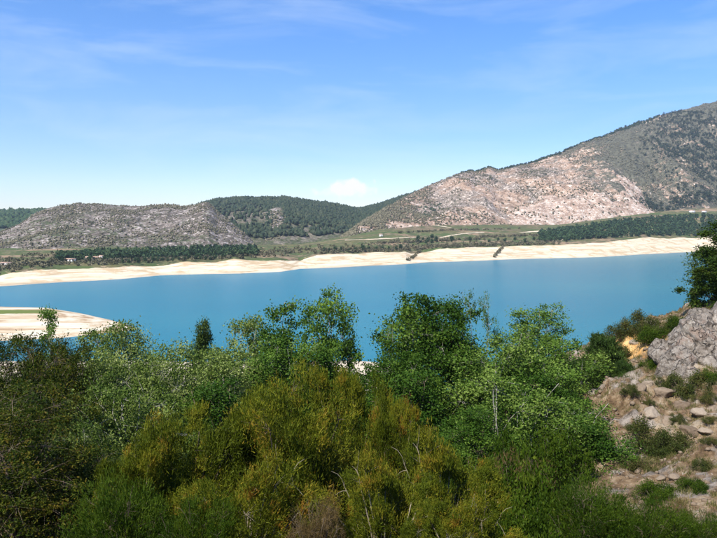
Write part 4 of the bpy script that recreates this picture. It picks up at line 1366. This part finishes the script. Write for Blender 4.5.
rr = random.Random(3)
far_trees("small dark trees in the row behind the left beach", "trees behind the left half of the beach",
          [(124 + k * 5.4 + rr.uniform(-2, 2), 264.5 - k * 0.28 + rr.uniform(-1, 0.6)) for k in range(20)], 0.75)
far_trees("small dark trees in front of the white farm buildings", "trees by the white farm buildings",
          [(79, 261.5), (84, 262), (90, 261), (104, 261), (108, 262), (62, 263)], 0.7)
far_trees("small trees along the top of the middle beach", "trees along the top of the middle beach",
          [(322 + k * 6.6 + rr.uniform(-2, 2), 252.2 - k * 0.12 + rr.uniform(-0.8, 0.4)) for k in range(13)], 0.95)
far_trees("grey-green trees clustered above the gully in the beach", "trees in the cluster beside the gully",
          [(418, 243), (423, 241), (428, 243), (432, 240), (436, 242.5), (426, 245), (432, 245)], 1.3)
far_trees("trees on the terraces above the right beach", "trees on the terraces above the right beach",
          [(452, 243), (470, 242), (489, 243.5), (498, 242), (505, 243.5), (515, 242), (525, 243), (534, 241.5), (545, 243), (556, 241), (566, 243.5)], 1.25)

# pale dirt tracks and terrace banks
m = NT("track_dirt", 0.95, 0.1)
M_TRACK = m.col(m.ramp(m.noise(m.pos(), 0.1, 4), [(0.35, (0.5, 0.39, 0.26)), (0.65, (0.68, 0.58, 0.43))]))


def track(label, pts, width):
    px = np.linspace(pts[0][0], pts[-1][0], max(8, int(abs(pts[-1][0] - pts[0][0]) * 0.8)))
    py = pl(px, pts)
    C = on_valley(px, py)
    C = np.stack([C[:, 0], np.convolve(np.pad(C[:, 1], 3, mode='edge'), np.ones(7) / 7, 'valid'), C[:, 2]], -1)
    rows = []
    for w in np.linspace(-0.5, 0.5, 6):
        y = C[:, 1] + w * width
        x = C[:, 0]
        z = valley_z(x / y * F + CX, y) + 0.45
        rows.append(np.stack([x, y, z], -1))
    V = np.stack(rows, 0)
    link("track", make_mesh("track", V.reshape(-1, 3), [grid_faces(6, len(px))], M_TRACK, True), kind="structure", label=label)


track("pale dirt track above the middle beach", [(345, 240.5), (375, 239.5), (418, 237.5)], 9)
track("pale track along the terraces under the mountain", [(408, 224.5), (430, 225), (452, 228)], 12)
track("long pale track crossing the terraces to the right", [(440, 238), (462, 234), (484, 232.5)], 10)
track("pale terrace bank leading to the white hut at right", [(520, 233), (545, 231), (584, 228.5)], 14)
track("short steep track down to the right beach", [(556, 243), (564, 240), (570, 236)], 9)

# ------------------------------------------------------------------ farm buildings
m = NT("white_render", 0.85, 0.2)
M_WALL = m.col(m.ramp(m.noise(m.pos(), 0.8, 4), [(0.3, (0.66, 0.63, 0.57)), (0.7, (0.8, 0.78, 0.73))]))
m = NT("roof_tile", 0.85, 0.2)
M_ROOF = m.col(m.ramp(m.noise(m.pos(), 1.5, 4), [(0.3, (0.34, 0.2, 0.14)), (0.7, (0.5, 0.36, 0.27))]))
m = NT("window_glass", 0.2, 0.5)
M_WIN = m.col((0.03, 0.035, 0.04))


def box(name, a, b, mat, parent):
    (x0, y0, z0), (x1, y1, z1) = a, b
    V = np.array([(x0, y0, z0), (x1, y0, z0), (x1, y1, z0), (x0, y1, z0), (x0, y0, z1), (x1, y0, z1), (x1, y1, z1), (x0, y1, z1)], float)
    Fq = np.array([(0, 3, 2, 1), (4, 5, 6, 7), (0, 1, 5, 4), (1, 2, 6, 5), (2, 3, 7, 6), (3, 0, 4, 7)])
    return link(name, make_mesh(name, V, [Fq], mat), parent=parent)


def house(label, px, py, w, dep, h, nwin, roofh=1.4, rot=0.0):
    g = far_hit(px, py)
    t = link("farm_building", None, label=label, cat="building", group="white farm buildings on the far shore", loc=tuple(g))
    t.rotation_euler = (0, 0, rot)
    box("wall", (-w / 2, -dep / 2, -1.5), (w / 2, dep / 2, h), M_WALL, t)
    e = 0.35
    V = np.array([(-w / 2 - e, -dep / 2 - e, h + .02), (w / 2 + e, -dep / 2 - e, h + .02), (w / 2 + e, dep / 2 + e, h + .02), (-w / 2 - e, dep / 2 + e, h + .02), (-w / 2 - e, 0, h + roofh), (w / 2 + e, 0, h + roofh)], float)
    link("roof", make_mesh("roof", V, [np.array([(0, 1, 5, 4), (2, 3, 4, 5), (0, 3, 2, 1)]), np.array([(0, 4, 3), (1, 2, 5)])], M_ROOF), parent=t)
    for k in range(nwin):
        x = -w / 2 + (k + 0.5) * w / nwin
        if k == nwin // 2:
            box("door", (x - .6, -dep / 2 - .06, -.2), (x + .6, -dep / 2 + .02, 2.0), M_WIN, t)
        else:
            box("window", (x - .55, -dep / 2 - .06, 1.0), (x + .55, -dep / 2 + .02, 2.1), M_WIN, t)
    return t


house("long low white farm building with windows among dark trees at left", 94, 260.5, 15, 6, 2.6, 6)
house("small white tower-like house at the right end of the long farm building", 101.5, 260.5, 3.5, 4, 4.2, 1, 0.8)
house("smaller white farm shed left of the long farm building", 71, 261.5, 8, 5, 2.0, 3, 0.9)
house("low white shed at the left edge of the far shore", 5, 265, 12, 5, 1.8, 3, 0.7)
house("tiny white hut on the green terraces above the middle beach", 381, 236.5, 5, 4, 3.0, 1, 1.0)
house("white hut at the end of the pale terrace bank at right", 585, 227.5, 9, 6, 3.4, 2, 1.2)
house("pale house at the foot of the mountain near the right edge", 692, 212.5, 12, 7, 4, 3, 1.6)
house("pale house nearer the pine at the foot of the mountain", 704, 213, 9, 6, 4, 2, 1.6)

# ------------------------------------------------------------------ haze
m = bpy.data.materials.new("haze_air")
m.use_nodes = True
nt = m.node_tree
nt.nodes.remove(nt.nodes["Principled BSDF"])
pv = nt.nodes.new("ShaderNodeVolumePrincipled")
pv.inputs["Color"].default_value = (0.72, 0.85, 1.0, 1)
pv.inputs["Density"].default_value = 0.00008
pv.inputs["Anisotropy"].default_value = 0.2
nt.links.new(pv.outputs[0], nt.nodes["Material Output"].inputs["Volume"])
hz = box("haze", (-7000, -400, -120), (7000, 5200, 900), m, None)
hz["kind"] = "stuff"
hz["label"] = "thin bluish haze in the air over the lake"
hz["category"] = "haze"
